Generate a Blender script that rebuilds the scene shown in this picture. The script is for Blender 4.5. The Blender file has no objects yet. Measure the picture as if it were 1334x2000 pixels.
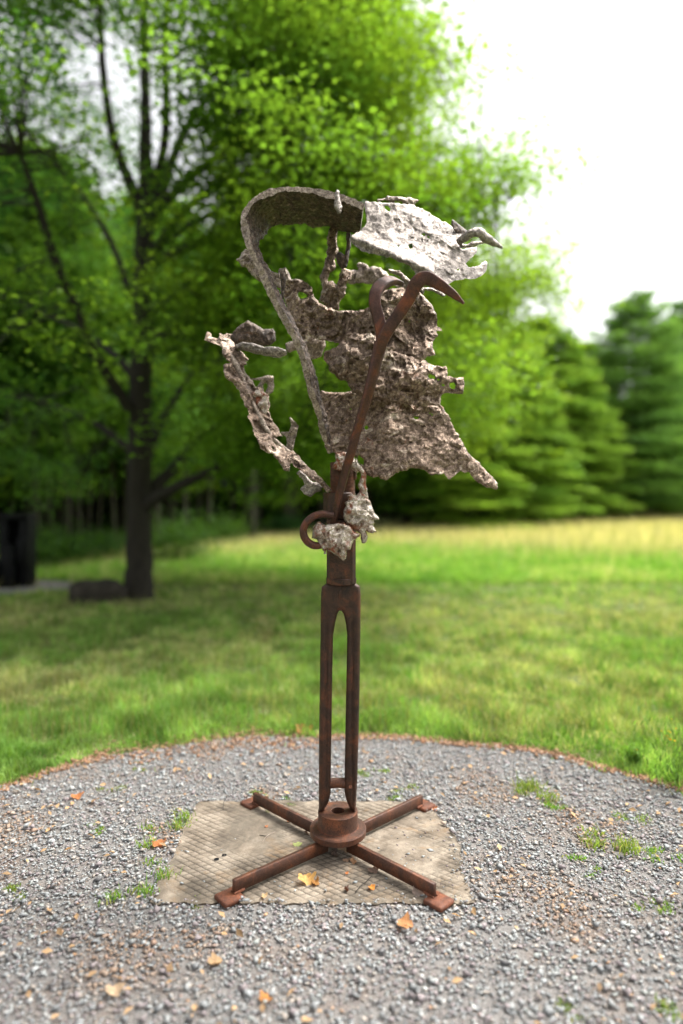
import bpy, math, random
import numpy as np
from mathutils import Vector

rng = np.random.default_rng(7)
random.seed(7)
SC = bpy.context.scene
COL = SC.collection
R = math.radians

# ------------------------------------------------------------------ camera
H, F, CX, HY = 1.6, 1300.0, 667.0, 960.0      # eye height (m), focal length / centre / horizon in photo pixels
cd = bpy.data.cameras.new('camera')
cam = bpy.data.objects.new('camera', cd); COL.objects.link(cam)
cam.location = (0, 0, H); cam.rotation_euler = (R(90), 0, 0)
cd.sensor_fit = 'VERTICAL'; cd.sensor_height = 36; cd.sensor_width = 24
cd.lens = F / 2000 * 36
cd.shift_y = (HY - 1000) / 2000
cd.clip_start = 0.05; cd.clip_end = 2000
cd.dof.use_dof = True; cd.dof.focus_distance = 2.88; cd.dof.aperture_fstop = 0.54
cd.dof.aperture_blades = 0
SC.camera = cam

# ------------------------------------------------------------------ light
SUN_EL, SUN_AZ = 58.0, 62.0      # azimuth clockwise from +Y (north) : sun to the right, a little behind the sculpture
w = bpy.data.worlds.new('World'); SC.world = w; w.use_nodes = True
nt = w.node_tree; bg = nt.nodes['Background']
sky = nt.nodes.new('ShaderNodeTexSky'); sky.sky_type = 'NISHITA'; sky.sun_disc = False
sky.sun_elevation = R(SUN_EL); sky.sun_rotation = R(SUN_AZ)
sky.air_density = 1.0; sky.dust_density = 6.0; sky.ozone_density = 1.0
hs = nt.nodes.new('ShaderNodeHueSaturation'); hs.inputs['Saturation'].default_value = 0.12; hs.inputs['Value'].default_value = 1.0
nt.links.new(sky.outputs[0], hs.inputs['Color']); nt.links.new(hs.outputs[0], bg.inputs['Color'])
bg.inputs['Strength'].default_value = 0.11
sl = bpy.data.lights.new('sun', 'SUN'); sl.energy = 1.5; sl.angle = R(24); sl.color = (1.0, .96, .89)
so = bpy.data.objects.new('sun', sl); COL.objects.link(so)
sd = Vector((math.sin(R(SUN_AZ)) * math.cos(R(SUN_EL)), math.cos(R(SUN_AZ)) * math.cos(R(SUN_EL)), math.sin(R(SUN_EL))))
so.rotation_euler = sd.to_track_quat('Z', 'Y').to_euler(); so.location = (8, 4, 20)
SC.view_settings.view_transform = 'Standard'; SC.view_settings.look = 'None'
SC.view_settings.exposure = 1.65; SC.view_settings.gamma = 1; SC.view_settings.use_curve_mapping = False
SC.render.engine = 'CYCLES'
try:
    SC.cycles.max_bounces = 7; SC.cycles.transparent_max_bounces = 4; SC.cycles.transmission_bounces = 4
    SC.cycles.diffuse_bounces = 4; SC.cycles.glossy_bounces = 3
    SC.cycles.use_denoising = True; SC.cycles.sample_clamp_indirect = 6
except Exception:
    pass

# ------------------------------------------------------------------ helpers
def P(px, py, d):                     # photo pixel + real depth -> world point(s)
    px = np.asarray(px, float); py = np.asarray(py, float); d = np.asarray(d, float)
    return np.stack(np.broadcast_arrays((px - CX) / F * d, d, H + (HY - py) / F * d), -1)
def GP(px, py):                       # photo pixel on the ground -> world
    d = H * F / (py - HY); return ((px - CX) / F * d, d)

def _hash(ix, iy, iz, s):
    h = (ix * 374761393 + iy * 668265263 + iz * 2147483647 + s * 974634777) & 0xffffffff
    h = ((h ^ (h >> 13)) * 1274126177) & 0xffffffff
    h = ((h ^ (h >> 16)) * 2246822519) & 0xffffffff
    return ((h ^ (h >> 15)) & 0xffffff) / float(0xffffff) * 2 - 1
def vnoise(p, s=0):
    p = np.asarray(p, float); i = np.floor(p).astype(np.int64); f = p - i; f = f * f * (3 - 2 * f)
    r = 0
    for dx in (0, 1):
        for dy in (0, 1):
            for dz in (0, 1):
                wt = (f[..., 0] if dx else 1 - f[..., 0]) * (f[..., 1] if dy else 1 - f[..., 1]) * (f[..., 2] if dz else 1 - f[..., 2])
                r = r + wt * _hash(i[..., 0] + dx, i[..., 1] + dy, i[..., 2] + dz, s)
    return r
def fbm(p, scale, oct=4, s=0, gain=.5):
    p = np.asarray(p, float) * scale; a = 1; r = 0
    for k in range(oct):
        r = r + a * vnoise(p * 2 ** k + 17.3 * k, s + k); a *= gain
    return r

def tag(o, label=None, cat=None, group=None, kind=None):
    if label: o['label'] = label
    if cat: o['category'] = cat
    if group: o['group'] = group
    if kind: o['kind'] = kind
    return o
def mesh(name, verts, faces, mat=None, smooth=False, attr=None):
    """faces: int array (n,k) or list of such arrays"""
    verts = np.asarray(verts, np.float32).reshape(-1, 3)
    if isinstance(faces, np.ndarray): faces = [faces]
    faces = [np.asarray(f, np.int32) for f in faces if len(f)]
    me = bpy.data.meshes.new(name)
    nl = sum(f.size for f in faces); nf = sum(len(f) for f in faces)
    me.vertices.add(len(verts)); me.vertices.foreach_set('co', verts.ravel())
    me.loops.add(nl); me.loops.foreach_set('vertex_index', np.concatenate([f.ravel() for f in faces]))
    me.polygons.add(nf)
    tot = np.concatenate([np.full(len(f), f.shape[1], np.int32) for f in faces])
    st = np.concatenate([[0], np.cumsum(tot)[:-1]]).astype(np.int32)
    me.polygons.foreach_set('loop_start', st)
    try: me.polygons.foreach_set('loop_total', tot)
    except Exception: pass
    if smooth: me.polygons.foreach_set('use_smooth', np.ones(nf, bool))
    if attr is not None:
        a = me.attributes.new('col', 'FLOAT_COLOR', 'POINT')
        c = np.ones((len(verts), 4), np.float32); c[:, :3] = attr
        a.data.foreach_set('color', c.ravel())
    me.update(calc_edges=True)
    if mat: me.materials.append(mat)
    return me
def link(name, me, parent=None, loc=(0, 0, 0), rz=0):
    o = bpy.data.objects.new(name, me); COL.objects.link(o)
    if parent: o.parent = parent
    o.location = loc; o.rotation_euler = (0, 0, rz)
    return o
def empty(name, loc, rz=0):
    o = bpy.data.objects.new(name, None); COL.objects.link(o); o.location = loc; o.rotation_euler = (0, 0, rz)
    o.empty_display_size = .2
    return o
def copy_tree(o, loc, rz=0, sc=None):
    c = o.copy(); COL.objects.link(c); c.location = loc; c.rotation_euler = (0, 0, rz)
    if sc: c.scale = sc
    for ch in list(o.children):
        d = ch.copy(); COL.objects.link(d); d.parent = c
        for g in list(ch.children):
            e = g.copy(); COL.objects.link(e); e.parent = d
    return c

# ------------------------------------------------------------------ materials
def new_mat(name):
    m = bpy.data.materials.new(name); m.use_nodes = True
    n = m.node_tree.nodes; l = m.node_tree.links
    return m, n, l, n['Principled BSDF']
def ramp(n, l, src, stops):
    r = n.new('ShaderNodeValToRGB'); l.new(src, r.inputs[0])
    e = r.color_ramp.elements
    while len(e) > 1: e.remove(e[-1])
    e[0].position = stops[0][0]; e[0].color = (*stops[0][1], 1)
    for p, c in stops[1:]:
        q = e.new(p); q.color = (*c, 1)
    return r.outputs[0]
def noise(n, l, scale, detail=6, rough=.6, vec=None, dist=0):
    t = n.new('ShaderNodeTexNoise'); t.inputs['Scale'].default_value = scale
    t.inputs['Detail'].default_value = detail; t.inputs['Roughness'].default_value = rough
    t.inputs['Distortion'].default_value = dist
    if vec is not None: l.new(vec, t.inputs['Vector'])
    return t.outputs['Fac']
def mixc(n, l, fac, a, b, mode='MIX'):
    m = n.new('ShaderNodeMix'); m.data_type = 'RGBA'; m.blend_type = mode
    for s, v in ((m.inputs['Factor'], fac), (m.inputs['A'], a), (m.inputs['B'], b)): pass
    ins = {i.identifier: i for i in m.inputs}
    def put(sock, v):
        if isinstance(v, (int, float)): sock.default_value = v
        elif isinstance(v, tuple): sock.default_value = (*v, 1)
        else: l.new(v, sock)
    put(ins['Factor_Float'], fac); put(ins['A_Color'], a); put(ins['B_Color'], b)
    return [o for o in m.outputs if o.identifier == 'Result_Color'][0]
def bump(n, l, b, h, strength, dist, prev=None):
    k = n.new('ShaderNodeBump'); k.inputs['Strength'].default_value = strength; k.inputs['Distance'].default_value = dist
    l.new(h, k.inputs['Height'])
    if prev is not None: l.new(prev, k.inputs['Normal'])
    if b is not None: l.new(k.outputs[0], b.inputs['Normal'])
    return k.outputs[0]
def objco(n): return n.new('ShaderNodeTexCoord').outputs['Object']

def cast_mat(name, stops, rust, rustamt, metal=.35, rough=(.35, .7), fine=.003, coarse=.006, shine=None):
    m, n, l, b = new_mat(name); co = objco(n)
    a = noise(n, l, 48, 12, .78, co, .3)
    c = ramp(n, l, a, stops)
    spots = ramp(n, l, noise(n, l, 160, 4, .7, co), [(.42, (0, 0, 0)), (.58, (1, 1, 1))])
    c = mixc(n, l, .30, c, spots, 'OVERLAY')
    c = mixc(n, l, .75, c, ramp(n, l, noise(n, l, 9, 4, .6, co, .5), [(.33, (.62, .60, .58)), (.66, (1.25, 1.22, 1.18))]), 'MULTIPLY')
    rf = ramp(n, l, noise(n, l, 13, 8, .7, co, .8), [(rustamt, (0, 0, 0)), (rustamt + .1, (1, 1, 1))])
    c = mixc(n, l, rf, c, rust)
    if shine:
        sf = ramp(n, l, noise(n, l, 8.5, 9, .74, co, 1.4), [(shine, (0, 0, 0)), (shine + .07, (.85, .85, .85))])
        c = mixc(n, l, sf, c, (.60, .50, .40))
    l.new(c, b.inputs['Base Color']); b.inputs['Metallic'].default_value = metal
    rr = ramp(n, l, noise(n, l, 45, 5, .6, co), [(.35, (rough[0],) * 3), (.65, (rough[1],) * 3)])
    l.new(rr, b.inputs['Roughness'])
    v = n.new('ShaderNodeTexVoronoi'); v.inputs['Scale'].default_value = 75; l.new(co, v.inputs['Vector'])
    p = bump(n, l, None, noise(n, l, 38, 8, .68, co, .5), 1.0, coarse)
    p = bump(n, l, None, v.outputs['Distance'], .35, .003, p)
    bump(n, l, b, noise(n, l, 190, 6, .75, co), 1.0, fine, p)
    return m
M = {}
M['pale'] = cast_mat('pale_cast_metal', [(.33, (.05, .042, .037)), (.45, (.19, .165, .148)), (.57, (.36, .32, .29)), (.72, (.50, .455, .42))], (.20, .10, .06), .72, .65, (.3, .6), fine=.003, coarse=.006)
M['brown'] = cast_mat('brown_cast_metal', [(.32, (.040, .026, .018)), (.45, (.135, .095, .070)), (.57, (.29, .217, .165)), (.70, (.60, .49, .39))], (.16, .062, .030), .60, .78, (.22, .56), shine=.56)
M['grey'] = cast_mat('grey_cast_metal', [(.31, (.055, .040, .030)), (.44, (.20, .158, .125)), (.57, (.36, .30, .25)), (.72, (.60, .53, .46))], (.16, .07, .04), .68, .7, (.25, .58))
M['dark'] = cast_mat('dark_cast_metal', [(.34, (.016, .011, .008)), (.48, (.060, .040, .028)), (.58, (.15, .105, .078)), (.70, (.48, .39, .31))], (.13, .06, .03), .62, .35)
M['molten'] = cast_mat('molten_cast_metal', [(.33, (.085, .065, .048)), (.44, (.36, .305, .25)), (.56, (.64, .575, .505)), (.7, (.80, .75, .69))], (.21, .064, .028), .50, .6, (.16, .42), .0014, .008)

def rust_mat(name, c0, c1, c2, amt=.5, rough=.6, metal=.25):
    m, n, l, b = new_mat(name); co = objco(n)
    mp = n.new('ShaderNodeMapping'); mp.inputs['Scale'].default_value = (1, 1, .8); l.new(co, mp.inputs[0])
    a = noise(n, l, 14, 8, .65, mp.outputs[0], .5)
    c = ramp(n, l, a, [(.3, c0), (.5, c1), (.5 + .22 * (1.4 - amt), c2)])
    s = ramp(n, l, noise(n, l, 220, 5, .7, co), [(.36, (.38, .34, .32)), (.62, (1.35, 1.25, 1.15))])
    c = mixc(n, l, .8, c, s, 'MULTIPLY')
    pat = ramp(n, l, noise(n, l, 5, 6, .7, co, 1.2), [(.58, (0, 0, 0)), (.72, (1, 1, 1))])
    c = mixc(n, l, pat, c, c2)
    l.new(c, b.inputs['Base Color']); b.inputs['Metallic'].default_value = metal
    l.new(ramp(n, l, noise(n, l, 30, 5, .6, co), [(.3, (rough - .15,) * 3), (.7, (rough + .15,) * 3)]), b.inputs['Roughness'])
    p = bump(n, l, None, noise(n, l, 60, 6, .6, co), .5, .003)
    bump(n, l, b, noise(n, l, 320, 5, .7, co), .6, .001, p)
    return m
M['post'] = rust_mat('dark_rusted_steel', (.020, .011, .008), (.050, .025, .016), (.14, .046, .019), .4, .48, .3)
M['rod'] = rust_mat('red_rusted_steel', (.040, .022, .018), (.085, .040, .030), (.20, .060, .024), .35, .42, .5)
M['arm'] = rust_mat('brown_rusted_steel', (.042, .022, .015), (.090, .040, .024), (.20, .072, .030), .5, .58, .2)
M['plate'] = rust_mat('orange_rusted_steel', (.07, .025, .014), (.14, .048, .022), (.24, .080, .034), .6, .75, .05)

def attr_mat(name, rough=.8, trans=0.0, tcol=None, bumps=0.0, spec=.3, rnd=False, rs=1.0):
    m, n, l, b = new_mat(name)
    a = n.new('ShaderNodeAttribute'); a.attribute_name = 'col'; c = a.outputs['Color']
    if rnd:
        oi = n.new('ShaderNodeObjectInfo')
        rr = ramp(n, l, oi.outputs['Random'], [(0, (.72, .78, .8)), (.5, (1, 1, 1)), (1, (1.35, 1.2, .9))])
        c = mixc(n, l, 1.0, c, rr, 'MULTIPLY')
    if bumps:
        co = objco(n); k = noise(n, l, 130, 5, .6, co)
        c = mixc(n, l, .5, c, ramp(n, l, k, [(.3, (.6, .6, .6)), (.7, (1.25, 1.25, 1.25))]), 'MULTIPLY')
        bump(n, l, b, k, .5, bumps)
    l.new(c, b.inputs['Base Color']); b.inputs['Roughness'].default_value = rough
    b.inputs['Specular IOR Level'].default_value = spec
    if trans:
        t = n.new('ShaderNodeBsdfTranslucent'); l.new(mixc(n, l, 1.0, c, tcol, 'MULTIPLY'), t.inputs['Color'])
        ms = n.new('ShaderNodeMixShader'); ms.inputs[0].default_value = trans
        l.new(b.outputs[0], ms.inputs[1]); l.new(t.outputs[0], ms.inputs[2])
        l.new(ms.outputs[0], n['Material Output'].inputs['Surface'])
    return m
M['leaf'] = attr_mat('maple_foliage', .55, .58, (1.65, 1.65, .85), spec=.2)
M['fleaf'] = attr_mat('forest_foliage', .6, .42, (1.7, 1.6, .7), spec=.2, rnd=True)
M['needle'] = attr_mat('needle_foliage', .6, .38, (1.3, 1.4, .8), spec=.25, rnd=True)
M['grass'] = attr_mat('grass_blades', .6, .4, (1.5, 1.5, .7), spec=.2)
M['stone'] = attr_mat('crushed_stone', .95, bumps=.003, spec=.08)
M['litter'] = attr_mat('dry_leaf_surface', .7, .3, (1.3, 1.1, .8), bumps=.001)

def bark_mat(name, c0, c1):
    m, n, l, b = new_mat(name); co = objco(n)
    mp = n.new('ShaderNodeMapping'); mp.inputs['Scale'].default_value = (14, 14, 3); l.new(co, mp.inputs[0])
    k = noise(n, l, 1.6, 7, .7, mp.outputs[0], .6)
    l.new(ramp(n, l, k, [(.3, c0), (.7, c1)]), b.inputs['Base Color']); b.inputs['Roughness'].default_value = .9
    bump(n, l, b, k, .9, .03)
    return m
M['bark'] = bark_mat('dark_bark', (.010, .008, .006), (.038, .030, .022))
M['fbark'] = bark_mat('forest_bark', (.018, .015, .011), (.075, .062, .045))

m, n, l, b = new_mat('field_soil'); co = objco(n)
c = ramp(n, l, noise(n, l, .9, 8, .65, co), [(.3, (.06, .12, .015)), (.5, (.11, .18, .03)), (.68, (.20, .20, .07))])
c = mixc(n, l, ramp(n, l, noise(n, l, 40, 5, .7, co), [(.35, (0, 0, 0)), (.7, (1, 1, 1))]), c, (.10, .085, .04))
l.new(c, b.inputs['Base Color']); b.inputs['Roughness'].default_value = .95
bump(n, l, b, noise(n, l, 25, 6, .7, co), .8, .03); M['soil'] = m
m, n, l, b = new_mat('gravel_bed_dust'); co = objco(n)
c = ramp(n, l, noise(n, l, 120, 5, .7, co), [(.3, (.14, .128, .12)), (.6, (.25, .235, .22)), (.8, (.34, .315, .30))])
c = mixc(n, l, ramp(n, l, noise(n, l, 3, 6, .7, co), [(.5, (0, 0, 0)), (.72, (.6, .6, .6))]), c, (.20, .12, .07))
l.new(c, b.inputs['Base Color']); b.inputs['Roughness'].default_value = .95
bump(n, l, b, noise(n, l, 90, 5, .7, co), 1, .01); M['dust'] = m
m, n, l, b = new_mat('scored_concrete'); co = objco(n)
a = n.new('ShaderNodeAttribute'); a.attribute_name = 'col'
c = ramp(n, l, noise(n, l, 7, 8, .65, co, .3), [(.3, (.09, .070, .050)), (.45, (.20, .160, .118)), (.64, (.34, .285, .22))])
c = mixc(n, l, .7, c, ramp(n, l, noise(n, l, 260, 5, .75, co), [(.32, (.45, .42, .38)), (.55, (1, 1, 1)), (.75, (1.35, 1.33, 1.3))]), 'MULTIPLY')
c = mixc(n, l, ramp(n, l, noise(n, l, 4.5, 7, .7, co, 1.0), [(.56, (0, 0, 0)), (.70, (.6, .6, .6))]), c, (.27, .15, .055))
c = mixc(n, l, ramp(n, l, noise(n, l, 3.1, 7, .75, co, .6), [(.48, (0, 0, 0)), (.62, (.7, .7, .7))]), c, (.085, .070, .052))
c = mixc(n, l, 1.0, c, a.outputs['Color'], 'MULTIPLY')
l.new(c, b.inputs['Base Color']); b.inputs['Roughness'].default_value = .9
bump(n, l, b, noise(n, l, 240, 6, .7, co), .6, .003); M['concrete'] = m
m, n, l, b = new_mat('black_steel'); co = objco(n)
l.new(ramp(n, l, noise(n, l, 4, 6, .6, co), [(.35, (.002, .0022, .0024)), (.7, (.007, .0075, .009))]), b.inputs['Base Color']); b.inputs['Roughness'].default_value = .7; b.inputs['Specular IOR Level'].default_value = .2
M['black'] = m
m, n, l, b = new_mat('mossy_rock'); co = objco(n)
l.new(ramp(n, l, noise(n, l, 6, 8, .7, co), [(.3, (.012, .010, .008)), (.52, (.035, .028, .02)), (.7, (.07, .055, .045)), (.85, (.04, .06, .02))]), b.inputs['Base Color']); b.inputs['Roughness'].default_value = .9
bump(n, l, b, noise(n, l, 12, 8, .7, co), 1, .04); M['rock'] = m

# ------------------------------------------------------------------ shape builders
def catmull(pts, per=6):
    pts = np.asarray(pts, float); n_ = len(pts)
    q = np.vstack([2 * pts[0] - pts[1], pts, 2 * pts[-1] - pts[-2]]); out = []
    for i in range(n_ - 1):
        a, b_, c_, d_ = q[i:i + 4]
        for t in np.linspace(0, 1, per, endpoint=False):
            out.append(.5 * ((2 * b_) + (-a + c_) * t + (2 * a - 5 * b_ + 4 * c_ - d_) * t * t + (-a + 3 * b_ - 3 * c_ + d_) * t ** 3))
    out.append(pts[-1]); return np.array(out)
def sweep(pts, rad, seg=10, square=False, lump=0, per=6, up=None, cap=True, flat=1.0):
    """tube along a path; rad per control point; returns verts, faces"""
    pts = np.asarray(pts, float); rad = np.asarray(rad, float)
    if per > 1:
        q = catmull(np.hstack([pts, rad[:, None]]), per)
    else: q = np.hstack([pts, rad[:, None]])
    p = q[:, :3]; r = np.abs(q[:, 3]); n_ = len(p)
    T = np.gradient(p, axis=0); T /= np.linalg.norm(T, axis=1)[:, None] + 1e-9
    u = np.array(up if up is not None else (0, 1, 0), float)
    if abs(T[0] @ u) > .95: u = np.array((1., 0, 0))
    V = []
    for i in range(n_):
        u = u - (u @ T[i]) * T[i]; u /= np.linalg.norm(u) + 1e-9
        v = np.cross(T[i], u)
        a = (np.arange(seg) + .5) / seg * 2 * math.pi
        ca, sa = np.cos(a), np.sin(a)
        if square:
            e = .28; ca = np.sign(ca) * np.abs(ca) ** e; sa = np.sign(sa) * np.abs(sa) ** e
        V.append(p[i] + r[i] * (ca[:, None] * u * flat + sa[:, None] * v))
    V = np.array(V)
    if lump: V = V + lump * fbm(V, 30, 4, 3)[..., None] * (V - p[:, None, :]) / (r[:, None, None] + 1e-6)
    i = np.arange(n_ - 1)[:, None]; j = np.arange(seg)[None, :]; k = (j + 1) % seg
    f = np.stack([i * seg + j, i * seg + k, (i + 1) * seg + k, (i + 1) * seg + j], -1).reshape(-1, 4)
    V = V.reshape(-1, 3)
    fs = [f]
    if cap:
        c0, c1 = len(V), len(V) + 1
        V = np.vstack([V, p[0], p[-1]]); jj = np.arange(seg); kk = (jj + 1) % seg
        fs.append(np.vstack([np.stack([np.full(seg, c0), kk, jj], -1), np.stack([np.full(seg, c1), (n_ - 1) * seg + jj, (n_ - 1) * seg + kk], -1)]))
    return V, fs
def merge(parts):
    V = []; Q = []; T_ = []; o = 0
    for v, fs in parts:
        V.append(v)
        for f in (fs if isinstance(fs, list) else [fs]):
            (Q if f.shape[1] == 4 else T_).append(f + o)
        o += len(v)
    out = []
    if Q: out.append(np.vstack(Q))
    if T_: out.append(np.vstack(T_))
    return np.vstack(V), out
def lathe(prof, seg=64, c=(0, 0)):
    prof = np.asarray(prof, float); a = np.arange(seg) / seg * 2 * math.pi
    V = np.stack([c[0] + prof[:, :1] * np.cos(a), c[1] + prof[:, :1] * np.sin(a), np.repeat(prof[:, 1:2], seg, 1)], -1).reshape(-1, 3)
    i = np.arange(len(prof) - 1)[:, None]; j = np.arange(seg)[None, :]; k = (j + 1) % seg
    return V, [np.stack([i * seg + j, i * seg + k, (i + 1) * seg + k, (i + 1) * seg + j], -1).reshape(-1, 4)]
def bbox(cx, cy, z0, z1, lx, ly, ang=0, bev=.003):
    """box with chamfered edges, built as stacked rounded rectangles"""
    def ring(inset, z):
        hx, hy = lx / 2 - inset, ly / 2 - inset; b_ = bev
        q = [(hx - b_, -hy), (hx, -hy + b_), (hx, hy - b_), (hx - b_, hy), (-hx + b_, hy), (-hx, hy - b_), (-hx, -hy + b_), (-hx + b_, -hy)]
        ca, sa = math.cos(ang), math.sin(ang)
        return [(cx + x * ca - y * sa, cy + x * sa + y * ca, z) for x, y in q]
    rs = [ring(bev, z0), ring(0, z0 + bev), ring(0, z1 - bev), ring(bev, z1)]
    V = np.array(sum(rs, [])); f = []
    for i in range(3):
        for j in range(8): f.append((i * 8 + j, i * 8 + (j + 1) % 8, (i + 1) * 8 + (j + 1) % 8, (i + 1) * 8 + j))
    caps = np.array([[7, 6, 5, 4, 3, 2, 1, 0], [24, 25, 26, 27, 28, 29, 30, 31]])
    return V, [np.array(f), caps]

def poly_inside(x, y, poly):
    ins = np.zeros(x.shape, bool); n_ = len(poly)
    for i in range(n_):
        x0, y0 = poly[i]; x1, y1 = poly[(i + 1) % n_]
        if y0 == y1: continue
        c_ = ((y0 > y) != (y1 > y)) & (x < (x1 - x0) * (y - y0) / (y1 - y0) + x0)
        ins ^= c_
    return ins
def nearest(x, y, loops):
    best = np.full(x.shape, 1e9); bx = x.copy(); by = y.copy()
    for poly in loops:
        for i in range(len(poly)):
            a = poly[i]; d = poly[(i + 1) % len(poly)] - a; L = d @ d + 1e-9
            t = np.clip(((x - a[0]) * d[0] + (y - a[1]) * d[1]) / L, 0, 1)
            qx = a[0] + t * d[0]; qy = a[1] + t * d[1]; dd = (qx - x) ** 2 + (qy - y) ** 2
            k = dd < best; best = np.where(k, dd, best); bx = np.where(k, qx, bx); by = np.where(k, qy, by)
    return np.sqrt(best), bx, by
def jag(poly, step, amp, seed):
    poly = np.asarray(poly, float); out = []
    for i in range(len(poly)):
        a = poly[i]; b_ = poly[(i + 1) % len(poly)]; k = max(1, int(np.hypot(*(b_ - a)) / step))
        for t in range(k): out.append(a + (b_ - a) * t / k)
    out = np.array(out)
    if amp:
        q = np.column_stack([out, np.full(len(out), seed * 3.7)])
        out = out + amp * np.stack([fbm(q, .11, 3, seed) + .8 * fbm(q, .4, 3, seed + 5), fbm(q, .11, 3, seed + 9) + .8 * fbm(q, .4, 3, seed + 11)], -1)
    return out
def cast(outer, holes=(), dep=2.9, th=.012, pillow=8, lumps=(.02, .008, .003), step=2.5, edge=1.6, seed=1, thick_fn=None, minth=.35):
    """an irregular cast plate: outline in the picture, real depth from dep(x,y), lumpy faces and thickness"""
    outer = jag(outer, 4, edge, seed); holes = [jag(h, 3, edge * .5, seed + 3 + i) for i, h in enumerate(holes)]
    loops = [outer] + list(holes)
    x0, y0 = outer.min(0) - step; x1, y1 = outer.max(0) + step
    nx = int((x1 - x0) / step) + 2; ny = int((y1 - y0) / step) + 2
    gx, gy = np.meshgrid(x0 + np.arange(nx) * step, y0 + np.arange(ny) * step)
    cxs, cys = gx[:-1, :-1] + step / 2, gy[:-1, :-1] + step / 2
    keep = poly_inside(cxs, cys, outer)
    for h in holes: keep &= ~poly_inside(cxs, cys, h)
    pad = np.pad(keep, 1)
    cnt = pad[:-1, :-1].astype(int) + pad[1:, :-1] + pad[:-1, 1:] + pad[1:, 1:]
    used = cnt > 0; border = used & (cnt < 4)
    dist, bx, by = nearest(gx, gy, loops)
    sn = border & (dist < step * 1.3)
    gx = np.where(sn, bx, gx); gy = np.where(sn, by, gy); dist = np.where(border, 0, dist)
    idx = -np.ones(used.shape, int); idx[used] = np.arange(used.sum())
    X, Y, D = gx[used], gy[used], dist[used]
    d = dep(X, Y) if callable(dep) else np.full(X.shape, float(dep))
    base = P(X, Y, d)
    wp = np.stack([fbm(base, 13, 2, seed + 60), fbm(base, 13, 2, seed + 61), fbm(base, 13, 2, seed + 62)], -1)
    wb = base + .022 * wp
    n1 = fbm(wb, 9, 3, seed); n2 = 1 - np.abs(fbm(wb, 21, 3, seed + 20, .45)) * 1.8; n3 = fbm(base, 95, 3, seed + 40, .6) - .8 * np.clip(fbm(wb, 60, 2, seed + 45) - .25, 0, 1) * 4
    bump_ = lumps[0] * n1 + lumps[1] * n2 + lumps[2] * n3
    t = np.clip(D / pillow, 0, 1); prof = minth + (1 - minth) * np.sqrt(1 - (1 - t) ** 2)
    hth = th * prof
    if thick_fn is not None: hth = hth * thick_fn(X, Y)
    fr = P(X, Y, d - hth - bump_ * (.3 + .7 * t)); bk = P(X, Y, d + hth - .6 * bump_ * (.3 + .7 * t) + .0)
    N = len(X); V = np.vstack([fr, bk])
    ci, cj = np.nonzero(keep)
    q = np.stack([idx[ci, cj], idx[ci, cj + 1], idx[ci + 1, cj + 1], idx[ci + 1, cj]], -1)
    fs = [q[:, ::-1][:, [0, 1, 2, 3]], q + N]
    E = []
    up_ = ~pad[ci, cj + 1]; dn = ~pad[ci + 2, cj + 1]; lf = ~pad[ci + 1, cj]; rt = ~pad[ci + 1, cj + 2]
    for msk, a, b_ in ((up_, 0, 1), (rt, 1, 2), (dn, 2, 3), (lf, 3, 0)):
        e = q[msk]; E.append(np.stack([e[:, a], e[:, b_]], -1))
    E = np.vstack(E); fs.append(np.stack([E[:, 0], E[:, 1], E[:, 1] + N, E[:, 0] + N], -1))
    return V, [np.vstack(fs)]

# ------------------------------------------------------------------ ground
C0 = np.array([-.016, 2.95])            # centre of the sculpture's foot
GC, GR = (0.0, 1.80), 2.56              # gravel circle
def gravel_r(a): return GR * (1 + .012 * np.sin(3 * a + 1) + .010 * np.sin(7 * a) + .008 * np.sin(17 * a + 2))
g = np.array([(-400, -60, 0), (400, -60, 0), (400, 600, 0), (-400, 600, 0)], float)
gs = link('ground', mesh('ground', g, np.array([[0, 1, 2, 3]]), M['soil'])); tag(gs, kind='structure')
a = np.linspace(0, 2 * math.pi, 160, endpoint=False); rr = gravel_r(a) + .02
dv = np.column_stack([GC[0] + rr * np.cos(a), GC[1] + rr * np.sin(a), np.full(160, .004)])
dv = np.vstack([dv, (GC[0], GC[1], .004)])
gravel = link('gravel_circle', mesh('gravel_circle', dv, np.array([[i, (i + 1) % 160, 160] for i in range(160)]), M['dust'])); tag(gravel, kind='structure')

SX0, SX1, SY0, SY1, ST = -.74, .52, 2.57, 3.42, .014   # concrete pad
def in_gravel(x, y, m_=0): return np.hypot(x - GC[0], y - GC[1]) < gravel_r(np.arctan2(y - GC[1], x - GC[0])) + m_
def slab_edge(x, y):
    """signed distance inside the pad outline (positive inside)"""
    wob = .006 * np.sin(37 * x + 11 * y) + .004 * np.sin(91 * x - 60 * y)
    rx = SX1 - .10 * np.clip((y - 3.0) / .42, 0, 1) ** 2 - .006 * np.sin(14 * y)
    return np.minimum(np.minimum(x - SX0, rx - x), np.minimum(y - SY0, SY1 - y)) + wob

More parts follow.
